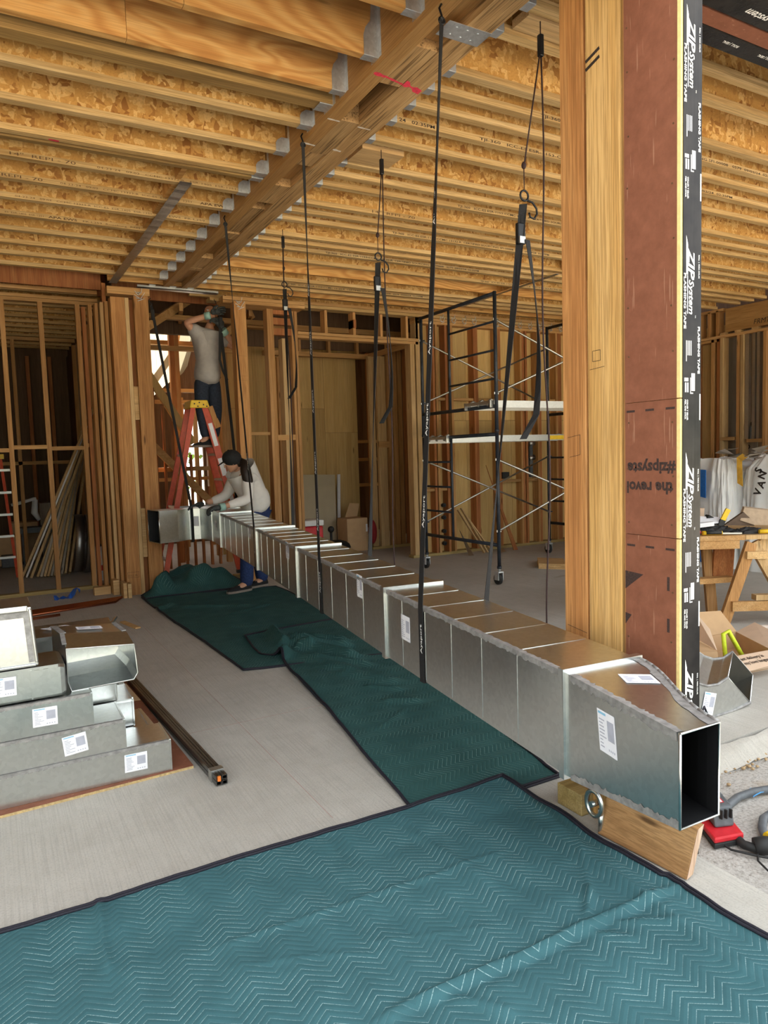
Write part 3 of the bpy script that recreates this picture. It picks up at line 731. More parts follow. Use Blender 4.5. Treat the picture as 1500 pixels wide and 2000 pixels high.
b = B(); b.bar((2.7, 9.3, 3.05), (3.35, 9.6, 3.50), .045, .10); obj('rafter', b, M['stud_x'], wall_rear)
stick('header', 1.76, 3.32, 10.02, 10.10, 3.24, 3.90, M['ply_dark'], wall_rear); stick('rim_board', 1.30, 3.6, 9.30, 9.34, 3.52, 3.90, M['stud_red'], wall_rear)
# curved plywood guard, slanted and raised to catch sun from the added opening
M['ply_guard'] = wood('guard_plywood', (.40, .34, .20), (.46, .40, .25), (.52, .46, .31), 'Z', streak=.3)
poly = [(2.20, 3.75), (3.45, 3.75), (3.35, 3.42), (3.25, 3.2), (3.12, 3.05), (2.97, 2.94), (2.78, 2.84), (2.62, 2.74), (2.45, 2.62), (2.20, 2.45)]
for k, (xa, xb) in enumerate(((2.0, 2.40), (2.405, 2.62), (2.625, 2.86), (2.865, 3.5))):
    def zl(x):
        P_ = poly[1:]
        for (x1, z1), (x0, z0) in zip(P_[:-1], P_[1:]):
            if x0 <= x <= x1: return z0 + (z1 - z0) * (x - x0) / (x1 - x0)
        return 2.45 if x < 2.2 else 3.75
    xs = [xa + (xb - xa) * i / 5 for i in range(6)]
    yy = lambda x: 10.75 + 1.75 * (x - 2.1) + .25 * math.sin(2.2 * (x - 2.1))
    b = B(); b.prism([(x, yy(x), min(3.9, zl(x))) for x in xs] + [(xb, yy(xb), 6.5), (xa, yy(xa), 6.5)], (0, .02, 0)); obj('curved_guard_panel', b, M['ply_guard'], wall_rear)
# rear outside wall with openings
for x0, x1, z0, z1, y in ((-3.0, 1.9, 0, 3.9, 14.0), (1.4, 3.02, 0, 3.9, 13.2), (3.53, 7.0, 0, 3.9, 13.2), (3.02, 3.53, 0, .5, 13.2), (3.02, 3.53, 2.47, 3.9, 13.2), (7.0, 10.4, 0, 3.9, 13.2)):
    stick('sheathing_panel', x0, x1, y, y + .06, z0, z1, M['ply_dark'], wall_rear)
stick('window_bar', 3.36, 3.44, 13.15, 13.19, .5, 2.47, M['stud_pale'], wall_rear)
stick('window_bar', 3.02, 3.53, 13.15, 13.19, 1.75, 1.79, M['stud_x'], wall_rear)
b = B()
random.seed(5)
for k in range(260):
    x, y, z = random.uniform(2.4, 5.2), random.uniform(16, 17.5), random.uniform(-.1, 1.7)
    r = random.uniform(.03, .07); a = random.uniform(0, 6)
    b.face([(x - r, y, z), (x, y + r * .4, z - r), (x + r, y, z + r * .3), (x, y - r * .3, z + r)])
sh = obj('garden_shrub', b, plain('sunlit_leaves', (.20, .36, .06), .8, 0, .5, 3)); tag(sh, 'sunlit green shrub outside the far stair window', 'shrub')
# left store room
wall_store = struct('wall_store')
stick('panel', 1.40, 1.41, 8.9, 14.0, .0, 3.88, M['ply_dark'], wall_store); stick('panel', 1.36, 1.375, 9.22, 10.55, .02, 3.40, M['ply_dark'], wall_store)  # first panel is a taller backing added to stop sun leaking through
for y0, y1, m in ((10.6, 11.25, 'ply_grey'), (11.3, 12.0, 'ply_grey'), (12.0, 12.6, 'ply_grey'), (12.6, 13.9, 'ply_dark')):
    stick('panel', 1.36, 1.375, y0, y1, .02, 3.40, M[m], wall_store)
for y in (10.56, 11.6, 12.4): stick('stud', 1.30, 1.36, y, y + .05, 0, 3.4, M['stud'], wall_store)
for x in (-2.6, -2.1, -1.6, -1.2, -.8, -.4, 0, .35, .7, 1.05): stick('stud', x, x + .06, 13.86, 13.98, 0, 3.4, M['stud_red'], wall_store)
for x in (-.75, -.10, .42): stick('stud', x, x + .05, 11.9, 12.0, 0, 3.36, M['stud'], wall_store)
for z in (1.52, 3.36): stick('plate', -3, 1.3, 11.9, 12.0, z, z + .05, M['stud_x'], wall_store)
for y in (9.35, 9.75, 10.15, 10.55, 10.95, 11.35, 11.75, 12.15, 12.55, 12.95, 13.35, 13.75): ijoist(-3, 1.85, y)

# ------------------------------------------------------------------ sheathed jamb post by the opening
post = thing('jamb_post', 'thick timber post faced with red-brown sheathing and black flashing tape', 'post', (2.13, 1.9, 0))
PX = 2.09
o = stick('timber', PX, PX + .14, 2.088, 2.215, 0, 3.876, M['post'], post)
bevel(o, .003)
o2 = bevel(stick('timber', PX - .004, PX + .14, 1.905, 2.072, 0, 3.876, M['post2'], post), .004)
stick('timber', PX + .02, PX + .14, 1.885, 1.907, .0, 3.876, M['lumber_dark'], post)
stick('filler_strip', PX + .012, PX + .12, 2.073, 2.087, .55, 1.12, M['block'], post); stick('filler_strip', PX + .012, PX + .12, 2.073, 2.087, 1.58, 2.15, M['block'], post)
stick('filler_strip', PX + .012, PX + .12, 2.073, 2.087, 2.85, 3.5, M['block'], post)
stick('filler_strip', PX + .008, PX + .12, 1.886, 1.903, 1.05, 1.30, M['lumber_dark'], post)
zs = [0.0, 1.170, 1.655, 3.876]
for z0, z1 in zip(zs[:-1], zs[1:]):
    pn = stick('sheathing_panel', PX - .006, PX + .004, 1.656, 1.883, z0 + .001, z1 - .001, M['zip'], post)
    stick('panel_edge', PX - .007, PX + .004, 1.642, 1.656, z0 + .002, z1 - .002, M['foam'], post)
stick('core', PX + .006, PX + .09, 1.645, 1.90, 0, 3.876, M['stud'], post)
tp = stick('flashing_tape', PX + .003, PX + .095, 1.6385, 1.6445, .0, 3.876, M['tape'], post)
TY = 1.6384
def tape_text(s, size, x, z, xs=1.0, sh=0.0, bold=0.0, w=None):
    text('tape_lettering', s, size, (x, TY, z), (0, 0, -1), (1, 0, 0), M['white_print'], post, sh, bold, w)
for zt in (2.94, 2.20, 1.47, .74, 3.66):
    tape_text('ZIP', .044, PX + .028, zt - .045, sh=.25, bold=.0012, w=.105)
    tape_text('System', .034, PX + .032, zt - .145, sh=.25, bold=.0006, w=.115)
    tape_text('FLASHING TAPE', .0155, PX + .006, zt - .125, bold=.0004, w=.185)
    tape_text('TM', .007, PX + .062, zt - .263)
    b = B(); b.face([(PX + .018, TY, zt), (PX + .018, TY, zt - .125), (PX + .027, TY, zt - .135), (PX + .027, TY, zt - .03)]); b.box(PX + .0235, PX + .027, TY, TY + .0002, zt - .26, zt - .13)
    obj('tape_stripe', b, M['white_print'], post)
    b = B()
    for k in range(4): b.box(PX + .018 + k * .008, PX + .0215 + k * .008, TY, TY + .0002, zt - .40 - (.02 if k == 0 else 0), zt - .35)
    b.box(PX + .046, PX + .064, TY, TY + .0002, zt - .52, zt - .46); b.box(PX + .040, PX + .043, TY, TY + .0002, zt - .53, zt - .475); b.box(PX + .043, PX + .055, TY, TY + .0002, zt - .53, zt - .526)
    b.box(PX + .010, PX + .030, TY, TY + .0002, zt - .488, zt - .476)
    for q in (0, 1): b.box(PX + .013 + q * .011, PX + .020 + q * .011, TY, TY + .0002, zt - .525, zt - .492)
    obj('tape_symbol', b, M['white_print'], post, kind='stuff')
    tape_text('PEEL AND STICK', .009, PX + .011, zt - .55, bold=.0003); tape_text('COLLER Y SELLER', .009, PX + .022, zt - .55, bold=.0003)
    tape_text('FLASHING TAPE', .014, PX + .078, zt - .30, bold=.0005, w=.16); tape_text('ROLL  |  PARA COLAR', .008, PX + .080, zt - .06, bold=.0002)
    b = B(); b.box(PX + .088, PX + .094, TY, TY + .0002, zt - .62, zt - .53); obj('tape_stripe', b, M['white_print'], post)
SX = PX - .0062
def post_text(s, size, y, z, w, bold=.001):   # printed the other way up on the board
    text('board_lettering', s, size, (SX, y, z), (0, 1, 0), (0, 0, -1), M['dark_board'], post, 0, bold, w)
M['dark_board'] = plain('faded_black_stamp', (.045, .025, .02), .8, 0, .5, 220)
post_text('#zipsyste', .058, 1.662, 1.435, .212, .0022); post_text('the revol', .058, 1.672, 1.365, .205, .0022)
b = B()
for z in (1.62, 1.125):
    for y in (1.838, 1.752, 1.664): b.box(SX, SX + .0003, y, y + .038, z, z + .008)
for z, yy_ in ((1.03, 1.885), (.87, 1.885)): b.face([(SX, yy_, z), (SX, yy_ - .085 * (1 if z > 1 else .35), z - .005), (SX, yy_, z - (.07 if z > 1 else .045))])
for z in (1.03, .88, .66): b.box(SX, SX + .0003, 1.685, 1.696, z - .05, z)
obj('board_mark', b, M['dark_board'], post, kind='stuff')
b = B(); random.seed(9)
z = .2
while z < 3.8:
    for y in (1.675, 1.868): b.lathe([(.0035, 0), (.0035, .0012)], (SX - .001, y + random.uniform(-.006, .006), z + random.uniform(-.03, .03)), 'X', 7)
    z += .2
obj('nail_head', b, M['dark_print'], post, kind='stuff')
b = B()
for (ya, za, yb, zb) in ((2.005, 1.87, 2.045, 1.87), (2.005, 1.87, 2.005, 1.83), (2.045, 1.87, 2.045, 1.83), (2.005, 1.83, 2.045, 1.83), (1.985, 1.805, 2.06, 1.80)):
    b.bar((PX - .0045, ya, za), (PX - .0045, yb, zb), .001, .0015)
for za in (2.945, 2.975): b.bar((PX - .0045, 2.0, za), (PX - .0045, 2.07, za - .02), .001, .012)
for (ya, za, yb, zb) in ((2.12, 1.55, 2.19, 1.54), (2.12, 1.55, 2.12, 1.47), (2.12, 1.47, 2.18, 1.46), (2.09, .745, 2.2, .76)): b.bar((PX - .0005, ya, za), (PX - .0005, yb, zb), .001, .0012)
obj('pencil_sketch', b, M['black_print'], post, kind='stuff')

# ------------------------------------------------------------------ hung duct run
H = .356
J = [Vector(p) for p in ((1.641, 1.746, .75), (1.774, 3.224, .795), (1.935, 4.828, .84), (2.042, 6.021, .88), (2.155, 7.519, .925))]
Wd = [.325, .335, .34, .345, .345]
duct = thing('duct_run', 'long galvanised duct run hanging on black straps above the teal blankets', 'duct', (1.85, 4.4, .4))
def nrm(a, c):
    d = Vector((c.x - a.x, c.y - a.y, 0)).normalized(); return Vector((d.y, -d.x, 0))
NN = nrm(J[0], J[-1])
def shell(name, secs, mats=None, parent=duct, th=.0):
    """tube of rectangular rings: each ring = 4 corners (top-left, top-right, bottom-right, bottom-left)"""
    b = B(); V = [[b.bm.verts.new(p) for p in r] for r in secs]
    for A, C in zip(V[:-1], V[1:]):
        for k in range(4): b.bm.faces.new((A[k], A[(k + 1) % 4], C[(k + 1) % 4], C[k]))
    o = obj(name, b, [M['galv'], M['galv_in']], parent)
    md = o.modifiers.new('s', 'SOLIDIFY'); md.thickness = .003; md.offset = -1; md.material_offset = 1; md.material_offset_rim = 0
    return o
def ring(p, wdt, n=NN, h=H):
    p = Vector(p); dn = Vector((0, 0, -h)); return [p, p + n * wdt, p + n * wdt + dn, p + dn]
def flange(r, d, parent, t=.012, out=.016):
    """raised frame round a ring"""
    b = B(); d = Vector(d).normalized(); c = sum(r, Vector()) / 4
    R_ = [p + (p - c).normalized() * out for p in r]
    for k in range(4):
        a, e, A, E_ = r[k], r[(k + 1) % 4], R_[k], R_[(k + 1) % 4]
        b.hexa([a - d * t, e - d * t, E_ - d * t, A - d * t, a + d * t, e + d * t, E_ + d * t, A + d * t])
    return obj('flange', b, M['galv'], parent)
def seal(p, q, wdt, up, out, parent, seed, tooth=.012):
    """ragged band of grey sealant along an edge from p to q, lying on both faces"""
    random.seed(seed); b = B(); n = int((q - p).length / .008) + 2
    top = [p + (q - p) * i / n for i in range(n + 1)]
    a = [t + out[0] * .0015 + out[1] * (wdt * (.7 + .5 * random.random())) + out[0] * 0 for t in top]
    c = [t + out[2] * .0015 + out[3] * (wdt * (.7 + .5 * random.random())) for t in top]
    e = [t + (out[0] + out[2]) * .0018 for t in top]
    for i in range(n):
        b.face([a[i], a[i + 1], e[i + 1], e[i]]); b.face([e[i], e[i + 1], c[i + 1], c[i]])
    return obj('corner_sealant', b, M['sealant'], parent)
UP = Vector((0, 0, 1))
def label(p, xd, yd, wdt, hgt, parent, name='paper_label', seed=0, blue=True):
    xd, yd = Vector(xd).normalized(), Vector(yd).normalized(); n = xd.cross(yd); p = Vector(p) + n * .0012
    b = B(); q = [p, p + xd * wdt, p + xd * wdt + yd * hgt, p + yd * hgt]
    b.face(q)
    o = obj(name, b, M['paper'], parent)
    random.seed(seed); b = B(); b2 = B()
    def rect(bb, u0, u1, v0, v1):
        bb.face([p + xd * wdt * u + yd * hgt * v + n * .0006 for u, v in ((u0, v0), (u1, v0), (u1, v1), (u0, v1))])
    gp = parent is not None and parent.parent is not None
    host = parent if gp else o
    rect(b, .55, .92, .35, .82)
    for k in range(9):
        v = .12 + k * .08; rect(b, .08, .08 + random.uniform(.12, .4), v, v + .028)
    for k in range(4): rect(b, .55 + .1 * k, .6 + .1 * k, .1, .15)
    obj('label_print', b, M['ink'], host)
    if blue:
        rect(b2, .06, .5, .90, .955); obj('label_print', b2, M['ink_blue'], host)
    else: b2.bm.free()
    return o
for i in range(4):
    a, c = J[i], J[i + 1]; d = (c - a); wa, wc = Wd[i], Wd[i + 1]
    o = shell('duct_section', [ring(a + d * .004, wa), ring(c - d * .004, wc)])
    flange(ring(a + d * .006, wa), d, o)
    if i: flange(ring(a - d * .006, wa), d, o)
    b = B(); nb = 6
    for k in range(1, nb):
        t = k / nb + .02; p = a + d * t; ww = wa + (wc - wa) * t; dn = d.normalized()
        for q, wv, nv, nm in ((p - NN * .0003, Vector((0, 0, -H)), NN, 'side_bead'), (p + UP * .0003, NN * ww, UP, 'top_bead')):
            e = q + wv; bb = B(); bb.bar(q + wv * .03, e - wv * .03, .004, .0025, nv); obj(nm, bb, M['galv'], o)
    b.bm.free()
    seal(a + d * .02, c - d * .02, .020, None, (-NN, Vector((0, 0, -1)), UP, NN), o, 10 + i)
    t0 = (.16, .18, .16, .12)[i]
    p = a + d * (t0 + (.06 if i else .03)) - UP * .115
    label(p, -d, UP, .085, .135 if i < 1 else .13, o, seed=i) if i else label(a + d * .86 - UP * .21, -d, UP * 1.0 + d * 0, .10, .125, o, seed=i, blue=False)
# near transition piece: straight left face, curved right face, smaller open end
a = J[0]; E0 = Vector((1.548, 1.218, .735)); hE = .262; wE = .155
dE = (E0 - a); nE = Vector((.995, -.02, 0)).normalized()
secs = []
for i in range(13):
    t = i / 12; s_ = t * t * (3 - 2 * t)
    p = a + dE * t; hh = H + (hE - H) * t; ww = Wd[0] + (wE - Wd[0]) * s_
    n_ = NN.lerp(nE, t).normalized()
    secs.append(ring(p, ww, n_, hh))
tr = shell('transition_piece', secs)
for f in tr.data.polygons: f.use_smooth = False
flange(ring(a - dE * .012, Wd[0]), dE, tr)
seal(a + dE * .06, a + dE * .98, .024, None, (-NN, Vector((0, 0, -1)), UP, NN), tr, 31)
seal(a + dE * .06 - UP * H, E0 - UP * hE, .022, None, (-NN, UP, -UP, NN), tr, 32)
b = B(); random.seed(4)
for i in range(12):
    A, C = secs[i], secs[i + 1]
    j0, j1 = .030 + .012 * random.random(), .030 + .012 * random.random()
    b.face([A[1] + UP * .0015, C[1] + UP * .0015, C[1] - nE * j1 + UP * .0015, A[1] - NN * j0 + UP * .0015])
    b.tube([A[1] + UP * .002, C[1] + UP * .002], .005, 6)
obj('corner_sealant', b, M['sealant'], tr)
b = B()
r = secs[-1]; b.tube(r + [r[0]], .004, 6); obj('rolled_edge', b, M['galv'], tr)
fd = dE.normalized()
label(a + dE * .36 - UP * .085 + UP * -.10, fd, (UP + fd * -.12), .085, .130, tr, seed=41)
label(a + dE * .33 + NN * .12 + UP * .001, (NN * 1 + fd * .55), (-fd * 1 + NN * .35), .105, .085, tr, seed=42, blue=False)
# far end: joint, short elbow and the turned end piece
a = J[4]
K1 = Vector((2.185, 7.95, .945)); K2 = Vector((1.985, 8.17, .955)); K3 = Vector((1.60, 7.93, .965))
n3 = Vector((.50, .86, 0)).normalized()
o = shell('elbow_piece', [ring(a + Vector((0, .01, 0)), .345), ring(K1, .34), ])
flange(ring(a, .345), (0, 1, 0), o)
label(a + Vector((.005, .22, -.20)), (0, -1, 0), UP, .075, .11, o, seed=51, blue=False)
o = shell('elbow_piece', [ring(K1, .34), ring(K2 + Vector((.12, -.02, 0)), .36, Vector((.8, .6, 0))), ring(K2, .34, n3)])
for p in (K1,): flange(ring(p, .34), (0, 1, 0), o, .006, .01)
label(K2 + Vector((.09, -.075, -.20)), (-.6, .6, 0), UP, .07, .11, o, seed=52, blue=False)
o = shell('end_piece', [ring(K2, .34, n3), ring((K2 + K3) / 2 + Vector((.03, -.03, 0)), .34, n3), ring(K3, .34, Vector((-.15, .98, 0)).normalized())])
r = ring(K3, .34, Vector((-.15, .98, 0)).normalized()); b = B(); b.tube(r + [r[0]], .005, 6); obj('rolled_edge', b, M['galv'], o)
b = B()
for t in (.35,): 
    p = K3.lerp(K2, t); b.bar(p - UP * .01, p - UP * (H - .01), .006, .006, (-.5, -.86, 0))
obj('stiffening_bead', b, M['galv'], o)

# ------------------------------------------------------------------ straps that hold the duct
def strap(label_, top, y, ft, fb, rt, rb, hook_z, tail, seed, wd=.018, texts=()):
    """front leg from the beam down the left face and under the duct; rear leg up to buckle, hook and cord"""
    t = thing('hanging_strap', label_, 'strap', (top[0], y, top[2]), 'black straps holding the duct run')
    random.seed(seed)
    top, ft, fb, rb, rt = Vector(top), Vector(ft), Vector(fb), Vector(rb), Vector(rt)
    hk = Vector((rt.x + (rb.x - rt.x) * (rt.z - hook_z) / (rt.z - rb.z), rt.y + (rb.y - rt.y) * (rt.z - hook_z) / (rt.z - rb.z), hook_z))
    und = rb.copy(); und.z = fb.z - .004
    pts = [top - UP * .06] + [(top - UP * .06).lerp(ft, k / 8) for k in range(1, 8)] + [ft, fb]
    b = B(); ws = []
    for i, p in enumerate(pts):
        tw = 1.35 * max(0, 1 - i / 3.2); ws.append(Vector((math.sin(tw) * .012, wd * math.cos(tw) * (1 if i > 1 else .55), 0)) if True else 0)
    b.ribbon(pts + [fb - UP * .003], ws + [ws[-1]], .003)
    b.ribbon([fb - UP * .002 + Vector((-.002, 0, 0)), und + Vector((.002, 0, 0))], Vector((0, wd, 0)), .003)
    web = obj('webbing', b, M['black'], t)
    b = B(); bz = hook_z - .22
    bp = lambda z: Vector((rt.x + (rb.x - rt.x) * (rt.z - z) / (rt.z - rb.z), rt.y + (rb.y - rt.y) * (rt.z - z) / (rt.z - rb.z), z))
    rl = [und, rb] + [rb.lerp(bp(bz), k / 6) for k in range(1, 7)] + [bp(hook_z - .05)]
    b.ribbon(rl, [Vector((wd * math.cos(.3 * i), wd * math.sin(.3 * i), 0)) for i in range(len(rl))], .003)
    obj('webbing', b, M['black'], t)
    # loose end hanging from the buckle
    p0 = bp(bz); b = B(); q = []
    for k in range(9):
        s_ = k / 8; q.append(p0 + Vector((.035 * math.sin(s_ * 2.6) + .03, -.02 - .03 * math.sin(s_ * 3), -tail * s_)))
    q[-1] += Vector((-.05, .02, 0))
    b.ribbon(q, [Vector((wd * .9 * math.cos(.25 * i + .2), wd * .9 * math.sin(.25 * i + .2), 0)) for i in range(9)], .003)
    obj('loose_end', b, M['black'], t)
    b = B(); c = bp(bz + .03); b.box(c.x - .024, c.x + .024, c.y - .012, c.y + .012, c.z - .05, c.z + .05); bk = obj('cam_buckle', b, M['blackmetal'], t); bevel(bk, .006)
    b = B(); b.box(c.x - .02, c.x + .014, c.y - .02, c.y - .011, c.z - .048, c.z - .016); obj('buckle_lever', b, M['steel'], bk)
    b = B(); e = bp(hook_z)
    b.tube([e + Vector((.024 * math.cos(2 * PI * k / 14), 0, .024 * math.sin(2 * PI * k / 14) - .01)) for k in range(14)], .005, 6, True)
    b.tube([e + Vector((.02, 0, -.03)), e + Vector((.05, 0, -.035)), e + Vector((.075, 0, -.06)), e + Vector((.078, 0, -.085)), e + Vector((.06, 0, -.11)), e + Vector((.035, 0, -.105)), e + Vector((.028, 0, -.085))], .005, 6)
    obj('hook', b, M['blackmetal'], t)
    b = B(); kn = e + UP * .12
    b.tube([e + UP * .02, kn], .0025, 5); b.ball(kn + UP * .01, .012, (1, 1, 1.5), 8, 6)
    b.tube([kn, rt - UP * .12], .004, 5); b.tube([rt, rt - UP * .14], .003, 5)
    obj('cord', b, M['rope'], t)
    b = B(); b.box(rt.x - .012, rt.x + .012, rt.y - .012, rt.y + .012, rt.z - .16, rt.z - .06); cp = obj('cord_lock', b, M['blackmetal'], t); bevel(cp, .004)
    b = B(); e2 = rt + Vector((.09, .05, 0)); n = 22; low = .30 + .12 * (seed % 3)
    b.tube([(rt - UP * .12).lerp(Vector((rt.x + .03, rt.y + .02, low)), k / n) + Vector((.012 * math.sin(k * .5 + seed), .01 * math.cos(k * .6), 0)) for k in range(n + 1)], .0045, 5)
    obj('cord_tail', b, M['rope'], t)
    b = B(); b.tube([top, top - UP * .02 + Vector((-.012, 0, 0)), top - UP * .05, top - UP * .07], .005, 6); b.tube([top - UP * .07 + Vector((.015 * math.cos(2 * PI * k / 12), .0, .015 * math.sin(2 * PI * k / 12))) for k in range(12)], .0045, 6, True)
    obj('hook', b, M['blackmetal'], t)
    # woven name along the front leg
    A_, C_ = top - UP * .06, ft; L = (C_ - A_); tot = L.length
    for f_ in texts:
        p = A_ + L * f_ + Vector((-.003, -.010, 0))
        text('woven_lettering', 'Ayaport', .024, p, -L, (0, 1, 0), M['white_print'], t, 0, .0002, .15, .0006)
    p = ft.lerp(fb, .62) + Vector((-.0030, -.010, 0))
    text('woven_lettering', 'Ayaport', .022, p, (0, 0, 1), (0, 1, 0), M['white_print'], t, 0, .0002, .14, .0006)
    return t
def dleft(y):
    for a_, c_ in zip(J[:-1], J[1:]):
        if a_.y - .01 <= y <= c_.y + .01: return a_.lerp(c_, (y - a_.y) / (c_.y - a_.y))
for lab, yt, yb, hz, tail, sd, tx, hy in (
    ('nearest strap, hanging in front of the duct by the timber post', 2.75, 2.79, 2.72, .95, 1, (.34, .56, .70, .86), 2.70),
    ('second strap from the post, hung at the pink mark side of the beam', 4.30, 4.27, 2.83, .9, 2, (.36, .50, .64, .79, .93), 4.26),
    ('third strap from the post, just before the bent worker', 5.98, 6.06, 3.05, .8, 3, (.8,), 6.07)):
    p = dleft(yb) + Vector((-.006, 0, 0)); q = dleft(yb) + NN * .345 + Vector((.012, 0, -.01))
    zt = ZB - .001 if yt < 3 else 3.54
    strap(lab, (XL + .012 if yt < 3 else XL - .004, yt, zt), yt, p, p - UP * (H + .004), (2.43, hy, 3.52), q, hz, tail, sd, .019, tx)
# fourth strap at the turned end
t = thing('hanging_strap', 'strap sloping down to the turned duct end by the left post', 'strap', (1.70, 8.2, 3.28), 'black straps holding the duct run')
b = B(); e = Vector((2.0, 8.09, .95)); s0 = Vector((1.70, 8.2, 3.22))
b.ribbon([s0.lerp(e, k / 6) for k in range(7)] + [e - UP * .37], Vector((.017, .01, 0)), .003); obj('webbing', b, M['black'], t)
b = B(); c = s0 + Vector((.012, 0, -.10)); b.box(c.x - .02, c.x + .02, c.y - .01, c.y + .01, c.z - .06, c.z + .06); bevel(obj('cam_buckle', b, M['blackmetal'], t), .005)
b = B(); b.tube([s0 + Vector((.0, 0, .08)), s0 + Vector((-.02, 0, .06)), s0 + Vector((-.015, 0, .03)), s0 + Vector((.012, 0, .02)), s0 + Vector((0, 0, -.01))], .005, 6); obj('hook', b, M['blackmetal'], t)
# ================================================================== THINGS ON THE FLOOR
# ------------------------------------------------------------------ moving blankets
def blanket(name, label_, L, R, v0, v1, nu, nv, zf, m, swap=False):
    """cloth between a left edge L(v) and a right edge R(v), v metres along Y; zf gives its height"""
    t = tag(lk(bpy.data.objects.new(name, None)), label_, 'blanket'); 
    b = B(); P = []
    for j in range(nv + 1):
        v = v0 + (v1 - v0) * j / nv; l, r = L(v), R(v); row = []
        for i in range(nu + 1):
            u = i / nu; x = l[0] + (r[0] - l[0]) * u; y = l[1] + (r[1] - l[1]) * u
            row.append(Vector((x, y, max(.003, zf(x, y)))))
        P.append(row)
    V = [[b.bm.verts.new(p) for p in row] for row in P]
    uv = b.bm.loops.layers.uv.new('UVMap')
    for j in range(nv):
        for i in range(nu):
            f = b.bm.faces.new((V[j][i], V[j][i + 1], V[j + 1][i + 1], V[j + 1][i])); f.smooth = True
    for f in b.bm.faces:
        for l in f.loops: l[uv].uv = (l.vert.co.x, l.vert.co.y)
    c = P[nv // 2][nu // 2]; t.location = (c.x, c.y, 0)
    cl = obj('quilted_cloth', b, m, t)
    md = cl.modifiers.new('s', 'SOLIDIFY'); md.thickness = .004; md.offset = -1
    edge = P[0] + [r[-1] for r in P[1:]] + P[-1][::-1][1:] + [r[0] for r in P[::-1][1:-1]]
    b = B(); n = len(edge)
    cc = sum(edge, Vector()) / n
    b.tube([p + Vector((0, 0, .0035)) for p in edge], .006, 6, True)
    b.tube([p + (cc - p).normalized() * .016 + Vector((0, 0, .0045)) for p in edge], .0055, 6, True)
    obj('binding', b, M['binding'], t)
    return t
def ridge(x, y, a, c, h, w_):
    a, c, p = Vector(a), Vector(c), Vector((x, y)); d = c - a; s = max(0, min(1, (p - a).dot(d) / d.dot(d)))
    q = a + d * s; return h * math.exp(-((p - q).length / w_) ** 2) * min(1, 6 * s + .15, 6 * (1 - s) + .15)
def zq(x, y, k=1.0):
    return .006 + k * (.006 * nz(x * 2.2, y * 2.2, 1) + .0035 * nz(x * 6, y * 6, 2) + .0016 * nz(x * 17, y * 17, 3))
def z1(x, y):
    z = zq(x, y, 1.1) + .006 + .012 * max(0, min(1, (y - 2.25) / .15))
    wob = .012 * nz(x * 5, y * 5, 9)
    for a, c, h_, w_ in (((.78, 1.563), (1.975, 1.537), .020, .014), ((.85, 1.535), (1.95, 1.512), -.007, .022), ((1.0, 1.54), (1.12, 1.39), .010, .014), ((1.56, 1.57), (1.70, 1.70), .014, .012), ((1.60, 1.53), (1.80, 1.40), .012, .014), ((1.50, 1.56), (1.62, 1.42), .010, .012),
                         ((1.62, 2.01), (.45, 2.06), .007, .010), ((1.95, 2.42), (1.83, 1.78), .008, .026), ((1.83, 1.80), (1.74, 1.0), .012, .022), ((1.88, 1.80), (1.80, 1.1), .006, .016), ((1.05, 2.45), (1.02, 1.95), .006, .03), ((.235, 2.5), (.21, 2.1), .016, .014),
                         ((.55, 1.95), (.95, 1.78), .005, .008), ((1.35, 2.35), (1.45, 1.75), .005, .022), ((1.95, 2.02), (1.6, 1.58), .006, .012), ((.9, 1.85), (1.3, 1.70), .004, .010), ((.72, 2.4), (.66, 1.9), .004, .02)):
        x, y = x + wob, y + wob
        z += ridge(x, y, a, c, h_, w_)
        x, y = x - wob, y - wob
    return z
blanket('moving_blanket', 'large teal quilted blanket spread flat across the foreground',
        lambda v: (-.42 + .01 * nz(v * 3, 1), v + .0), lambda v: (1.955 + .018 * nz(v * 4, 7) + (.012 if v < 1.6 else 0), v + .0 + (.0 if v < 2.4 else -.0)),
          .36, 2.485, 190, 170, z1, M['blanket'])
def lerp_poly(pts, y):
    for (x0, y0), (x1, y1) in zip(pts[:-1], pts[1:]):
        if y0 <= y <= y1: return x0 + (x1 - x0) * (y - y0) / (y1 - y0)
    return pts[0][0] if y < pts[0][1] else pts[-1][0]
Lm = [(1.44, 2.36), (1.47, 2.5), (1.53, 2.99), (1.656, 3.74), (1.76, 4.6), (1.80, 4.8), (1.83, 4.97), (1.72, 5.10), (1.735, 5.3), (1.80, 5.72)]
Rm = [(2.20, 2.36), (2.24, 2.6), (2.36, 3.2), (2.52, 4.4), (2.66, 5.2), (2.72, 5.86)]
def z2(x, y):
    z = zq(x, y, 1.3) + .010
    if y < 2.6: z = .003 + (z - .003) * max(0, (y - 2.5) / .1)
    for a, c, h_, w_ in (((1.95, 5.15), (2.05, 5.75), .08, .05), ((2.03, 5.28), (2.30, 4.55), .06, .06), ((1.9, 5.05), (2.15, 4.25), .030, .05), ((2.0, 5.2), (2.42, 4.9), .05, .05), ((1.79, 4.88), (1.90, 5.04), .075, .045), ((2.0, 4.8), (2.3, 4.35), .035, .035), ((2.1, 5.5), (2.45, 5.0), .05, .04), ((1.95, 4.6), (2.3, 3.9), .02, .03), ((2.0, 5.1), (2.12, 5.0), .05, .03),
                         ((2.0, 4.35), (2.25, 3.9), .02, .04), ((2.0, 3.7), (2.2, 3.55), .018, .03), ((2.03, 4.0), (2.22, 3.8), .018, .02), ((1.75, 3.3), (2.05, 3.5), .008, .012)):
        z += ridge(x, y, a, c, h_, w_)
    return z
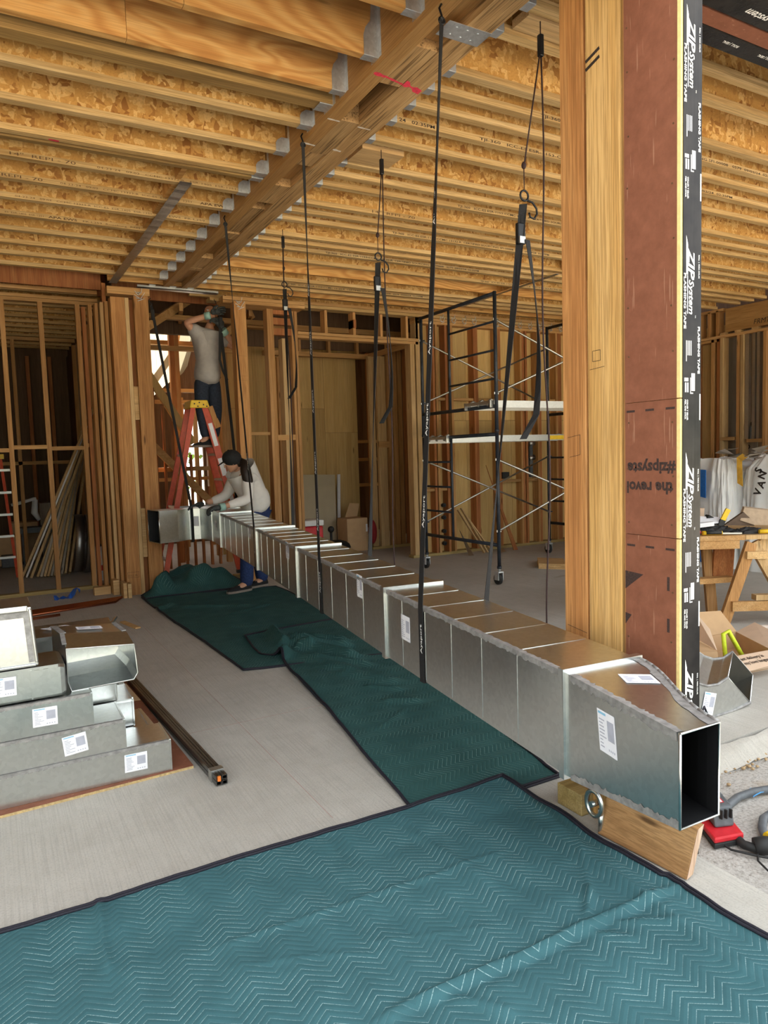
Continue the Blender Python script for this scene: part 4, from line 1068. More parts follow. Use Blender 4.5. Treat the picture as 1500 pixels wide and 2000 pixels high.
blanket('moving_blanket', 'dark teal quilted blanket with a rumpled far corner under the middle of the duct',
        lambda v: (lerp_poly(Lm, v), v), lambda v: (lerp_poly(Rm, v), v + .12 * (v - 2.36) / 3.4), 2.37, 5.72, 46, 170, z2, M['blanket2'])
Lb = [(1.49, 4.80), (1.488, 4.975), (1.462, 5.88), (1.43, 6.6), (1.411, 7.25), (1.40, 7.9)]
def z3(x, y):
    z = zq(x, y, 1.0) + .003
    for a, c, h_, w_ in (((1.6, 7.3), (2.3, 6.9), .02, .05), ((1.7, 6.2), (2.3, 5.9), .008, .02), ((1.9, 6.6), (2.5, 6.9), .012, .03), ((1.42, 7.3), (1.6, 7.5), .03, .06)):
        z += ridge(x, y, a, c, h_, w_)
    return z
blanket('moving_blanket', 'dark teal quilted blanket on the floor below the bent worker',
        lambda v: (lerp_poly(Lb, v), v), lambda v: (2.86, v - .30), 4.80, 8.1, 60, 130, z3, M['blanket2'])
# crumpled blankets heaped in the opening
def z4(x, y):
    sm = lambda t: max(0., min(1., t)) ** 2 * (3 - 2 * max(0., min(1., t)))
    e = sm((y - 7.9) / .45) * sm((9.35 - y) / .3) * sm((2.67 - x) / .35) * sm((x - 1.34) / .22)
    f = .12 + .14 * nz(x * 2.6, y * 2.6, 5) + .06 * nz(x * 6, y * 6, 6) + .10 * abs(nz(x * 3.3, y * 2.1, 8))
    return .016 + e * max(.02, f) + ridge(x, y, (1.54, 8.04), (1.74, 8.24), .17, .07)
blanket('moving_blanket', 'crumpled dark teal blanket heaped in the opening beneath the ladder',
        lambda v: (1.40 + .34 * max(0, min(1, (v - 8.12) / .12)), v), lambda v: (2.66, v), 7.94, 9.3, 70, 70, z4, M['blanket2'])
# ------------------------------------------------------------------ board with the pile of duct pieces
brd = thing('panel_board', 'red-brown faced board lying on the slab under the pile of duct pieces', 'board', (-.2, 4.1, 0))
b = B(); q = [(-1.3, 3.30), (.785, 3.405), (.735, 5.0), (-1.3, 4.95)]
b.prism([(x, y, .012) for x, y in q], (0, 0, .003)); obj('face_sheet', b, M['zip'], brd)
b = B(); b.prism([(x, y, 0) for x, y in q], (0, 0, .0118)); obj('core', b, M['osb_edge'], brd)
DP = 'loose duct pieces on the board'
def openbox(name, x0, x1, y0, y1, z0, z1, parent, end='R', mi=None):
    """rectangular sheet tube lying along X, open at its ends"""
    b = B(); V = []
    for x in (x0, x1): V.append([b.bm.verts.new(p) for p in ((x, y0, z0), (x, y1, z0), (x, y1, z1), (x, y0, z1))])
    for k in range(4): b.bm.faces.new((V[0][k], V[0][(k + 1) % 4], V[1][(k + 1) % 4], V[1][k]))
    o = obj(name, b, M['galv'], parent); md = o.modifiers.new('s', 'SOLIDIFY'); md.thickness = .002; md.offset = -1
    return o
def strip_seal(parent, x0, x1, y, z, m='sealant', seed=1):
    random.seed(seed); b = B(); n = int((x1 - x0) / .02)
    for i in range(n):
        xa, xb = x0 + (x1 - x0) * i / n, x0 + (x1 - x0) * (i + 1) / n
        j, k = .010 + .008 * random.random(), .010 + .008 * random.random()
        b.face([(xa, y - .0015, z - j), (xb, y - .0015, z - k), (xb, y - .0015, z + .001), (xa, y - .0015, z + .001)])
        b.face([(xa, y - .0015, z + .0015), (xb, y - .0015, z + .0015), (xb, y + k, z + .0015), (xa, y + j, z + .0015)])
    return obj('edge_sealant', b, M[m], parent)
def long_piece(label_, x1, y0, y1, z0, z1, lx, lz, lw, lh, tilt, beads, seed, notch=True):
    t = thing('duct_piece', label_, 'duct', (-.3, (y0 + y1) / 2, z0), DP)
    s_ = openbox('shell', -1.25, x1, y0, y1, z0, z1, t)
    strip_seal(t, -1.2, x1 - .01, y0, z1, seed=seed)
    b = B()
    b.box(x1 - .006, x1 + .001, y0 - .004, y0 + .012, z0, z1); b.box(x1 - .006, x1 + .001, y0, y1, z1 - .001, z1 + .003)
    obj('end_flange', b, M['galv'], t)
    for x in beads:
        b = B(); b.bar((x, y0 - .0005, z0 + .005), (x, y0 - .0005, z1 - .005), .007, .003, (0, -1, 0)); obj('seam', b, M['galv'], t)
    xd = (math.cos(tilt), 0, math.sin(tilt)); yd = (-math.sin(tilt), 0, math.cos(tilt))
    label((lx, y0 - .001, lz), xd, yd, lw, lh, t, seed=seed)
    return t
long_piece('lowest long duct piece at the front of the pile, label near its right end', .685, 3.412, 3.67, .016, .165, .470, .052, .102, .085, -.02, (.29, -.35), 61)
long_piece('second long duct piece up in the front of the pile, tilted label', .485, 3.418, 3.70, .168, .304, .222, .188, .100, .088, .10, (.375, .14, -.4), 62)
long_piece('third long duct piece up in the front of the pile', .352, 3.424, 3.72, .308, .455, .103, .345, .1, .083, -.02, (.115, -.3), 63)
# fourth: dented piece with a rounded closed end
t = thing('duct_piece', 'fourth duct piece up with a dented rounded end', 'duct', (-.3, 3.6, .46), DP)
b = B(); secs = []
for x, r_ in ((-1.2, .01), (.20, .01), (.228, .012), (.245, .03), (.25, .05)):
    y0, y1, z0, z1 = 3.428 + r_ * .35, 3.70 - r_ * .3, .460 + r_ * .35, .612 - r_ * .35
    secs.append([b.bm.verts.new(p) for p in ((x, y0 + .012, z0), (x, y1, z0), (x, y1, z1), (x, y0 + .012, z1), (x, y0, z1 - .012), (x, y0, z0 + .012))])
for A, C in zip(secs[:-1], secs[1:]):
    for k in range(6): b.bm.faces.new((A[k], A[(k + 1) % 6], C[(k + 1) % 6], C[k]))
b.bm.faces.new(secs[-1]); obj('shell', b, M['galv'], t); strip_seal(t, -.5, .22, 3.430, .610, 'galv', 64)
b = B(); b.bar((.11, 3.4275, .47), (.11, 3.4275, .60), .007, .003, (0, -1, 0)); obj('seam', b, M['galv'], t)
label((-.05, 3.4265, .505), (1, 0, -.02), (0.02, 0, 1), .10, .083, t, seed=64)
# top: big end piece standing on the pile
t = thing('duct_piece', 'large duct end piece standing on top of the pile at the left', 'duct', (-.3, 3.6, .615), DP)
b = B()
fr = [(-1.0, 3.44, .616), (.145, 3.44, .616), (.130, 3.448, .878), (-1.0, 3.448, .884)]
b.prism(fr, (0, .26, .004)); o = obj('shell', b, M['galv'], t); bevel(o, .006, 2)
b = B(); b.bar((-1.0, 3.446, .880), (.115, 3.446, .874), .03, .026); b.bar((.138, 3.438, .63), (.124, 3.446, .87), .016, .012); b.bar((-1.0, 3.436, .622), (.135, 3.436, .622), .012, .014)
o = obj('folded_rim', b, M['galv'], t); bevel(o, .005)
b = B(); b.bar((.118, 3.4365, .635), (.106, 3.4445, .86), .022, .003, (0, -1, 0)); b.bar((-.9, 3.4445, .852), (.104, 3.4445, .846), .026, .003, (0, -1, 0)); obj('edge_sealant', b, M['sealant'], t, kind='stuff')
# offset piece with its open mouth turned to the right
t = thing('duct_piece', 'offset duct piece with a wide open mouth and a label on top', 'duct', (.42, 3.7, .45), DP)
mouth = [(.262, 3.50, .655), (.558, 3.50, .632), (.568, 3.50, .492), (.548, 3.50, .462), (.275, 3.50, .455), (.262, 3.50, .50)]
mid_ = [(.255, 3.62, .700), (.545, 3.62, .672), (.555, 3.62, .53), (.535, 3.62, .50), (.27, 3.62, .49), (.255, 3.62, .53)]
back_ = [(.225, 3.80, .705), (.520, 3.80, .682), (.53, 3.80, .55), (.51, 3.80, .52), (.24, 3.80, .51), (.225, 3.80, .54)]
b = B(); VV = [[b.bm.verts.new(p) for p in r] for r in (mouth, mid_, back_)]
for A, C in zip(VV[:-1], VV[1:]):
    for k in range(6): b.bm.faces.new((A[k], A[(k + 1) % 6], C[(k + 1) % 6], C[k]))
b.bm.faces.new(VV[-1])
o = obj('shell', b, M['galv'], t); md = o.modifiers.new('s', 'SOLIDIFY'); md.thickness = .002
b = B(); b.tube([Vector(p) for p in mouth], .0035, 6, True); obj('mouth_rim', b, M['galv'], t)
b = B(); b.bm.free()
for p_, q_, w_ in (((.262, 3.625, .703), (.232, 3.79, .708), .028), ((.535, 3.625, .676), (.512, 3.79, .686), .02), ((.258, 3.53, .672), (.258, 3.62, .702), .02)): b = B(); b.bar(p_, q_, w_, .004); obj('edge_sealant', b, M['sealant'], t)
label((.33, 3.665, .7005), (1, 0, -.085), (-.06, 1, .04), .115, .06, t, seed=66, blue=False)
# dark low piece behind it
t = thing('duct_piece', 'low duct piece lying behind the open mouthed one, label on its top', 'duct', (.38, 4.2, .02), DP)
b = B(); V0 = [(-.3, 4.05, .02), (.56, 4.05, .02), (.60, 4.05, .53), (.54, 4.02, .60), (-.3, 4.02, .60)]
b.prism(V0, (0.03, .40, -.01)); obj('shell', b, M['galv'], t)
b = B(); b.bar((-.2, 4.02, .602), (.50, 4.02, .602), .03, .02); b.bar((.50, 4.02, .602), (.60, 4.32, .605), .012, .012); obj('folded_rim', b, M['galv'], t)
label((.27, 4.16, .6035), (1, .15, 0), (-.7, 1, 0), .13, .13, t, seed=67, blue=False)
# short bright pieces filling the middle
for lab, x0, x1, y0, y1, z0, z1 in (('short bright duct piece behind the third long one', .02, .50, 3.74, 4.0, .30, .42), ('short duct piece behind the second long one', .1, .575, 3.74, 4.0, .155, .295), ('short duct piece behind the lowest long one, right of the pile', .2, .64, 3.70, 3.98, .018, .15)):
    t = thing('duct_piece', lab, 'duct', ((x0 + x1) / 2, (y0 + y1) / 2, z0), DP)
    openbox('shell', x0, x1, y0, y1, z0, z1, t)
    b = B(); b.box(x1 - .005, x1 + .002, y0 - .012, y0, z0, z1); b.box(x1 - .005, x1 + .002, y0, y1, z1, z1 + .006); obj('end_flange', b, M['galv'], t)
    b = B(); b.face([(x0, y0 - .0, z1 + .001), (x1 + .035, y0 - .02, z1 - .012), (x1 + .01, y1, z1 + .004), (x0, y1, z1 + .001)]); obj('loose_flap', b, M['galv'], t)
# tied bundle of slide rails
for k in range(4):
    dx, dz = (k % 2) * .028, (k // 2) * .024
    a_, c_ = Vector((.745 + dx, 4.95, .016 + dz)), Vector((.835 + dx, 3.14, .016 + dz))
    r_ = thing('flange_rail', ('lower left', 'lower right', 'upper left', 'upper right')[k] + ' dark steel rail of the tied bundle beside the board', 'rail', (.8 + dx, 4.0, dz), 'tied steel rails')
    b = B(); d = (c_ - a_).normalized(); s_ = Vector((d.y, -d.x, 0))
    for off, w_, h_ in ((Vector((0, 0, -.008)), .024, .003), (s_ * .011, .003, .020), (-s_ * .011, .003, .020), (s_ * .006 + UP * .009, .01, .003), (-s_ * .006 + UP * .009, .01, .003)):
        b.bar(a_ + off, c_ + off, w_, h_)
    obj('rail_profile', b, M['rail'], r_)
tp_ = thing('tape_wrap', 'clear tape wrapped round the near end of the rail bundle', 'tape', (.845, 3.22, .03))
b = B(); b.bar((.8445, 3.24, .0285), (.8465, 3.20, .0285), .062, .055); o = obj('band', b, M['alu'], tp_)
b = B(); b.box(.828, .842, 3.128, 3.139, .03, .052); obj('orange_tag', b, plain('orange_print', (.75, .2, .03)), tp_)
# copper pipes by the stud partition
for k in range(7):
    y = 8.03 - .035 * (k % 4) - .1 * (k // 4); z = .016 + .03 * (k // 4) * 0
    x1 = 1.22 - .02 * k if k < 6 else .54; 
    ye = 8.23 - .045 * k if k < 6 else 7.66; ys = 7.86 - .045 * k if k < 6 else 7.50
    b = B(); b.tube([(-.5, ys, z), (x1, ye, z)], .014, 10)
    o = obj('copper_pipe', b, M['copper']); tag(o, (('first', 'second', 'third', 'fourth', 'fifth', 'sixth')[k] + ' copper pipe on the floor, counted from the stud partition' if k < 6 else 'shorter copper pipe lying nearest the duct pile'), 'pipe', 'copper pipes on the floor' if k < 6 else None)
# small floor items
b = B(); b.bar((1.02, 6.98, .008), (1.10, 6.62, .008), .05, .014); tag(bevel(obj('wood_shim', b, M['block']), .003), 'small wooden shim lying alone on the bare slab', 'shim')
b = B(); random.seed(8)
pts = [(.56 + .03 * i, 8.64 + .02 * math.sin(i * 1.3), .012 + (.10 * math.exp(-((i - 8) / 1.3) ** 2)) + .006 * random.random()) for i in range(10)]
b.ribbon(pts, [(.0, .05 + .02 * math.sin(i * 2), .03 * math.cos(i)) for i in range(10)], .002)
tag(obj('plastic_film', b, M['bluerag']), 'crumpled blue plastic film by the partition sill', 'film')
for i, (x0, x1, y0, y1, z1, lab) in enumerate(((.98, 1.16, 8.62, 8.72, .09, 'short offcut block lying against the partition sill'), (1.17, 1.24, 8.50, 8.66, .17, 'offcut block standing by the left posts'), (1.235, 1.275, 8.22, 8.42, .17, 'left of the two offcuts on end before the post'), (1.28, 1.32, 8.20, 8.35, .16, 'right of the two offcuts on end before the post'))):
    b = B(); b.box(x0, x1, y0, y1, 0, z1); tag(bevel(obj('wood_offcut', b, M['block']), .003), lab, 'offcut')

# ------------------------------------------------------------------ rolling scaffold
sc = thing('rolling_scaffold', 'tall dark blue rolling scaffold tower with two aluminium planks', 'scaffold', (5.99, 7.03, 0))
SX0, SX1, SY0, SY1 = 4.955, 7.07, 6.29, 7.80
def sframe(x, z0, low):
    b = B()
    b.tube([(x, SY0, z0), (x, SY0, z0 + 1.52)], .0212, 10); b.tube([(x, SY1, z0), (x, SY1, z0 + 1.52)], .0212, 10)
    b.tube([(x, SY0, z0 + 1.50), (x, SY1, z0 + 1.50)], .021, 8); b.tube([(x, SY0, z0 + .28 if not low else z0 + .26), (x, SY1, z0 + .28 if not low else z0 + .26)], .021, 8)
    yl = SY1 - .62 if not low else SY1 - .62
    b.tube([(x, yl, z0 + .27), (x, yl, z0 + 1.5)], .015, 8)
    for k in range(1, 4):
        z = z0 + .27 + .31 * k
        if low: b.tube([(x, yl, z), (x, SY1, z)], .013, 8)
        else: b.tube([(x, SY0, z), (x, yl, z)], .013, 8)
    for y in (SY0, SY1):
        for dz in (.42, 1.22): b.tube([(x, y, z0 + dz), (x + .035, y + (.03 if y == SY0 else -.03), z0 + dz)], .008, 6)
        b.lathe([(.026, 0), (.026, .03)], (x, y, z0 - .005), 'Z', 10)
    return obj('end_frame', b, M['scaffold'], sc)
for x in (SX0, SX1):
    sframe(x, .19, True); sframe(x, 1.72, False)
for y in (SY0, SY1):
    for z0 in (.19, 1.72):
        for s_ in (0, 1):
            b = B(); za, zb = (z0 + .42, z0 + 1.22) if s_ else (z0 + 1.22, z0 + .42)
            b.tube([(SX0, y, za), ((SX0 + SX1) / 2, y + .012 * s_, (za + zb) / 2), (SX1, y, zb)], .012, 8)
            for x, z in ((SX0, za), (SX1, zb)): b.box(x - .03, x + .03, y - .006, y + .006, z - .012, z + .012)
            obj('cross_brace', b, M['brace'], sc)
def plank(y, z, m):
    p = obj('plank', (lambda b: b.box(SX0 - .06, SX1 + .06, y, y + .48, z - .03, z) .box(SX0 - .06, SX1 + .06, y - .004, y + .012, z - .075, z + .004).box(SX0 - .06, SX1 + .06, y + .47, y + .486, z - .075, z + .004))(B()), M['alu'], sc)
    for x in (SX0, SX1):
        for k in range(3):
            b = B(); yy_ = y + .06 + .17 * k; b.tube([(x - .05, yy_, z - .05), (x - .03, yy_, z + .0), (x + .005, yy_, z + .02), (x + .05, yy_, z)], .014, 6); obj('plank_hook', b, M['brace'], p)
    return p
plank(6.33, 2.06, 0)
p = plank(7.20, 1.70, 0)
b = B(); b.box(6.55, 7.12, 7.193, 7.195, 1.637, 1.69); obj('warning_strip', b, M['yellow'], p)
for x in (SX0, SX1):
    for y in (SY0, SY1):
        cs = obj('caster', (lambda b: b.lathe([(.018, 0), (.018, .09)], (x, y, .15), 'Z', 10).box(x - .035, x + .035, y - .03, y + .03, .14, .155).box(x - .034, x - .028, y - .025, y + .05, .055, .15).box(x + .028, x + .034, y - .025, y + .05, .055, .15))(B()), M['hanger'], sc)
        b = B(); b.lathe([(.02, -.022), (.056, -.022), (.066, -.014), (.066, .014), (.056, .022), (.02, .022)], (x, y + .025, .067), 'X', 22); obj('wheel', b, M['rubber'], cs)
# things about the back wall
b = B()
for k in range(3): b.box(6.02 + .004 * k, 6.42 - .03 * k, 6.62 + .01 * k, 6.98, .022 * k + .0, .022 * k + .0205)
s0 = thing('x', '', ''); bpy.data.objects.remove(s0); b.bm.free()
for k in range(3):
    b = B(); b.prism([(6.03, 6.86, .023 * k), (6.25, 6.58 + .01 * k, .023 * k), (6.60 - .02 * k, 6.98, .023 * k), (6.36, 7.26, .023 * k)], (0, 0, .022))
    tag(obj('plywood_offcut', b, M['block']), ('bottom', 'middle', 'top')[k] + ' plywood offcut in the low stack behind the scaffold', 'offcut')
for k, (x0, z0, x1, z1) in enumerate(((6.36, 0, 6.06, .66), (6.42, 0, 6.12, .68), (6.50, 0, 6.17, .60))):
    b = B(); b.bar((x0, 8.42, z0 + .01), (x1, 8.655, z1), .035, .02, (1, 0, 0)); tag(obj('wood_strip', b, M['stud_pale']), ('left', 'middle', 'right')[k] + ' of three thin wood strips leaning on the back wall', 'strip')
b = B(); b.prism([(6.90, 8.40, 0), (6.98, 8.40, 0), (6.60, 8.655, 1.30)], (0, .012, 0)); tag(obj('wood_wedge', b, M['stud_red']), 'long dark wooden wedge leaning on the studs', 'wedge')
b = B(); b.prism([(6.03, 8.35, .0), (6.12, 8.35, 0), (6.06, 8.62, .36)], (0, .006, 0)); tag(obj('steel_offcut', b, M['galv']), 'bent sheet steel offcut leaning left of the wood strips', 'offcut')
b = B(); b.prism([(6.60, 8.35, .0), (6.72, 8.35, 0), (6.66, 8.62, .16)], (0, .006, 0)); tag(obj('steel_offcut', b, M['galv']), 'small sheet steel triangle right of the wood strips', 'offcut')
# plumbing in the wall
pl = thing('pipe_rough_in', 'grey pipe valve set in the studs behind the scaffold', 'pipe', (7.55, 8.72, 1.1))
b = B(); b.tube([(7.55, 8.74, 1.08), (7.55, 8.74, 1.62)], .035, 10); b.tube([(7.47, 8.74, 1.12), (7.47, 8.74, 1.4)], .03, 10); obj('pipe', b, M['greyplastic'], pl)
for z in (1.38, 1.61): b = B(); b.tube([(7.50, 8.74, z), (7.61, 8.74, z + .01)], .047, 10); obj('coupling', b, M['steel'], pl)
ob = thing('outlet_box', 'black electrical box fixed between the studs', 'box', (6.98, 8.72, 1.1)); b = B(); b.box(6.92, 7.05, 8.66, 8.74, 1.08, 1.18); obj('box_body', b, M['rubber'], ob)
for k, z in enumerate((.18, .36, .56, .74)):
    b = B(); b.lathe([(.03, 0), (.03, .05)], (5.81, 8.63, z), 'Y', 10); b.lathe([(.012, -.02), (.012, 0)], (5.81, 8.63, z), 'Y', 8)
    tag(obj('pipe_stub', b, M['blackmetal']), ('lowest', 'second', 'third', 'highest')[k] + ' black pipe stub in the row by the doorway', 'pipe')
# ------------------------------------------------------------------ step ladder in the opening
def step_ladder(label_, cx, cy, spread_front, spread_back, top_z, half_top, half_base, dirx=1):
    """A-frame seen from the side: front rails (with steps) on +X*dirx, rear rails on the other side"""
    t = thing('step_ladder', label_, 'ladder', (cx, cy, 0))
    def P(x, y, z): return Vector((cx + dirx * x, cy + y, z))
    for s in (-1, 1):
        b = B(); b.bar(P(.07, s * half_top, top_z - .02), P(spread_front, s * half_base, .015), .036, .085, (dirx, 0, .4)); r = obj('front_rail', b, M['red_frp'], t)
        if s < 0:
            f = lambda k: P(.07 + (spread_front - .07) * k, s * (half_top + (half_base - half_top) * k) - .0195, top_z - .02 - (top_z - .035) * k)
            for a, c, w_ in ((.10, .23, .05), (.30, .40, .062), (.50, .66, .05)):
                b = B(); b.bar(f(a), f(c), .002, w_, (dirx, 0, .4)); obj('white_sticker', b, M['paper'], r)
        b = B(); b.bar(P(-.07, s * half_top * .98, top_z - .03), P(-spread_back, s * half_base * .97, .015), .032, .06, (-dirx, 0, .4)); r2 = obj('rear_rail', b, M['red_frp'], t)
        for q, x in ((r, spread_front), (r2, -spread_back)):
            b = B(); b.box(cx + dirx * x - .05, cx + dirx * x + .05, cy + s * half_base - .03, cy + s * half_base + .03, 0, .045); obj('rubber_foot', b, M['rubber'], q)
        b = B(); b.bar(P(-spread_back * .58, s * half_base * .75, top_z * .42), P(spread_front * .60, s * half_base * .75, top_z * .42), .004, .03); obj('spreader', b, M['alu'], t)
    n = 7
    for k in range(1, n):
        u = k / n; z = top_z * (1 - u) + .02; h_ = half_top + (half_base - half_top) * u
        x = .07 + (spread_front - .07) * u; b = B(); b.box(cx + dirx * x - .045, cx + dirx * x + .045, cy - h_, cy + h_, z - .028, z); obj('step', b, M['alu'], t)
        x = -.07 - (spread_back - .07) * u
        if k % 2 == 0: b = B(); b.box(cx + dirx * x - .015, cx + dirx * x + .015, cy - h_ * .97, cy + h_ * .97, z - .03, z); obj('rear_brace', b, M['steel'], t)
    b = B(); b.prism([P(-.12, -half_top - .03, top_z - .05), P(.13, -half_top - .03, top_z - .05), P(.10, -half_top - .03, top_z + .045), P(-.10, -half_top - .03, top_z + .045)], (0, 2 * half_top + .06, 0))
    tp = obj('top_cap', b, M['yellow'], t); bevel(tp, .008)
    b = B()
    for x, z in ((-.06, .0), (.0, .015), (.05, -.01), (.09, -.03), (-.02, -.03)): b.lathe([(.009, 0), (.009, .003)], P(x, -half_top - .033, top_z + z), 'Y', 8)
    obj('bolt_head', b, M['rubber'], tp, kind='stuff')
    return t
step_ladder('orange-red fibreglass step ladder with a yellow top, under the standing man', 2.31, 8.86, .55, .56, 2.19, .13, .27)

# ------------------------------------------------------------------ people
def skin(name, nodes, edges, m, parent, sub=2, root=None):
    """one continuous surface grown round a skeleton: nodes {key: (x, y, z, r)}"""
    keys = list(nodes); ix = {k: i for i, k in enumerate(keys)}
    me = bpy.data.meshes.new(name); me.from_pydata([nodes[k][:3] for k in keys], [(ix[a], ix[c]) for a, c in edges], [])
    o = lk(bpy.data.objects.new(name, me)); me.materials.append(m)
    if parent is not None: o.parent = parent; o.location = -wloc(parent)
    md = o.modifiers.new('skin', 'SKIN'); md.use_smooth_shade = True; md.branch_smoothing = .4
    for k in keys:
        r = nodes[k][3]; sv = me.skin_vertices[0].data[ix[k]]
        sv.radius = r if isinstance(r, tuple) else (r, r); sv.use_root = (k == (root or keys[0]))
    ss = o.modifiers.new('sub', 'SUBSURF'); ss.levels = sub; ss.render_levels = sub
    return o
def chain(*k): return list(zip(k[:-1], k[1:]))
def hand(parent, wrist, palm_dir, side, curl_dir, m, name='hand', sc=1.0, spread=.017, curl=.8):
    """palm and five bent fingers; palm_dir runs from the wrist to the knuckles"""
    w_, d, s, c = Vector(wrist), Vector(palm_dir).normalized(), Vector(side).normalized(), Vector(curl_dir).normalized()
    n = {}; e = []
    def put(k, p, r): n[k] = (p.x, p.y, p.z, r * sc)
    put('w', w_, .027); put('p0', w_ + d * .035 * sc, (.030)); put('p1', w_ + d * .075 * sc, .032); e += chain('w', 'p0', 'p1')
    L = (.066, .076, .072, .056)
    for i in range(4):
        b_ = w_ + d * .085 * sc + s * (1.5 - i) * spread * 1.2 * sc
        put(f'a{i}', b_, .0125)
        p = b_; ang = 0
        for j, f_ in enumerate((.42, .33, .25)):
            ang += curl * (.55 + .3 * j); dd = d * math.cos(ang) + c * math.sin(ang); p = p + dd * L[i] * f_ * 1.25 * sc
            put(f'f{i}{j}', p, .0105 - .001 * j)
        e += [('p1', f'a{i}')] + chain(f'a{i}', f'f{i}0', f'f{i}1', f'f{i}2')
    b_ = w_ + d * .03 * sc + s * .028 * sc; put('t0', b_, .014); put('t1', b_ + (d * .5 + s * .7 + c * .3).normalized() * .035 * sc, .0125); put('t2', b_ + (d * .8 + s * .6 + c * .6).normalized() * .065 * sc, .0105)
    e += [('p0', 't0'), ('t0', 't1'), ('t1', 't2')]
    return skin(name, n, e, m, parent, 1)
def head(parent, c, fwd, up, r=.1, m=None):
    """skull, jaw, nose, eyes, mouth and ears in one mesh with small face parts"""
    c = Vector(c); f = Vector(fwd).normalized(); u = (Vector(up) - f * Vector(up).dot(f)).normalized(); s = f.cross(u)
    T = lambda x, y, z: c + s * x * r + f * y * r + u * z * r
    b = B(); rings = []; N = 18
    prof = [(-1.18, .30, .52, .36), (-1.05, .50, .60, .25), (-.8, .66, .80, .14), (-.45, .74, .94, .04), (-.1, .78, 1.0, 0), (.25, .80, 1.02, -.03), (.6, .74, .95, -.06), (.88, .52, .70, -.06), (1.04, .22, .3, -.05)]
    for z, rx, ry, cy in prof:
        rings.append([b.bm.verts.new(T(rx * math.cos(2 * PI * k / N), cy + ry * math.sin(2 * PI * k / N), z)) for k in range(N)])
    for A, C in zip(rings[:-1], rings[1:]):
        for k in range(N): fc = b.bm.faces.new((A[k], A[(k + 1) % N], C[(k + 1) % N], C[k])); fc.smooth = True
    b.bm.faces.new(rings[0]); b.bm.faces.new(rings[-1])
    R_ = Matrix((s, f, u)).transposed()
    b.ball(T(0, 1.0, -.28), r * .17, (.8, 1.1, 1.0), 8, 6, rot=R_); b.bar(T(0, .93, .15), T(0, 1.04, -.26), r * .2, r * .2)
    for q in (-1, 1): b.ball(T(q * .80, -.02, -.12), r * .24, (.35, .8, 1.2), 8, 6, rot=R_); b.ball(T(q * .32, .84, .16), r * .2, (1.2, .5, .5), 8, 6, rot=R_)
    b.ball(T(0, .86, -.62), r * .26, (1.1, .4, .35), 10, 6, rot=R_)
    h_ = obj('head', b, m or M['skin'], parent); h_.modifiers.new('s', 'SUBSURF').render_levels = 1
    for q in (-1, 1):
        b = B(); b.ball(T(q * .32, .93, .04), r * .12, (1.2, .6, .8), 8, 6, rot=R_); obj('eye', b, M['paper'], h_)
        b = B(); b.ball(T(q * .32, 1.0, .04), r * .055, (1, .6, 1), 8, 6, rot=R_); obj('pupil', b, M['cap'], h_)
    return T
# man standing on the ladder, both arms up at the strap
m1 = thing('person', 'man in grey T-shirt and dark jeans standing on the ladder, arms raised', 'person', (2.45, 8.86, 1.68))
Y1 = 8.82
hipz = 2.56
n1 = dict(pel=(2.455, Y1, hipz, .085), wa=(2.47, Y1, 2.72, .09), ch=(2.49, Y1, 2.90, .10), sh=(2.495, Y1, 3.035, .085), nk=(2.51, Y1 - .015, 3.13, .055), hd=(2.52, Y1 - .03, 3.20, .05),
          ra=(2.345, Y1 - .02, 3.06, .062), re=(2.195, Y1 - .10, 3.16, .046), rw=(2.44, Y1 - .20, 3.235, .033),
          la=(2.65, Y1 - .02, 3.02, .062), le=(2.83, Y1 - .12, 2.86, .046), lw=(2.625, Y1 - .22, 3.055, .033),
          rl=(2.375, Y1, 2.50, .088), rk=(2.36, Y1 - .03, 2.12, .062), rf=(2.40, Y1 - .02, 1.76, .045), rt=(2.31, Y1 - .03, 1.715, .038),
          ll=(2.535, Y1 + .02, 2.50, .088), lk=(2.55, Y1 + .02, 2.12, .062), lf=(2.52, Y1 + .05, 1.76, .045), lt=(2.43, Y1 + .05, 1.715, .038))
skin('body', n1, chain('pel', 'wa', 'ch', 'sh', 'nk', 'hd') + chain('sh', 'ra', 're', 'rw') + chain('sh', 'la', 'le', 'lw') + chain('pel', 'rl', 'rk', 'rf', 'rt') + chain('pel', 'll', 'lk', 'lf', 'lt'), M['skin'], m1)
sh1 = dict(hem=(2.445, Y1, 2.405, (.215, .18)), wa=(2.465, Y1, 2.62, (.195, .17)), ch=(2.49, Y1, 2.88, (.20, .17)), sh=(2.495, Y1 + .005, 3.035, (.14, .13)), nk=(2.505, Y1 - .01, 3.105, .075),
           ra=(2.35, Y1 - .02, 3.07, .10), rs=(2.245, Y1 - .07, 3.125, .085), la=(2.645, Y1 - .02, 3.025, .10), ls=(2.755, Y1 - .08, 2.93, .085))
skin('t_shirt', sh1, chain('hem', 'wa', 'ch', 'sh', 'nk') + chain('sh', 'ra', 'rs') + chain('sh', 'la', 'ls'), M['shirt'], m1, root='ch')
je1 = dict(pel=(2.455, Y1, 2.54, .10), rl=(2.38, Y1, 2.44, .105), rk=(2.362, Y1 - .03, 2.12, .085), rf=(2.40, Y1 - .02, 1.77, .066), ll=(2.53, Y1 + .02, 2.44, .105), lk=(2.55, Y1 + .02, 2.12, .085), lf=(2.52, Y1 + .05, 1.77, .066))
skin('jeans', je1, chain('pel', 'rl', 'rk', 'rf') + chain('pel', 'll', 'lk', 'lf'), M['jeans'], m1)
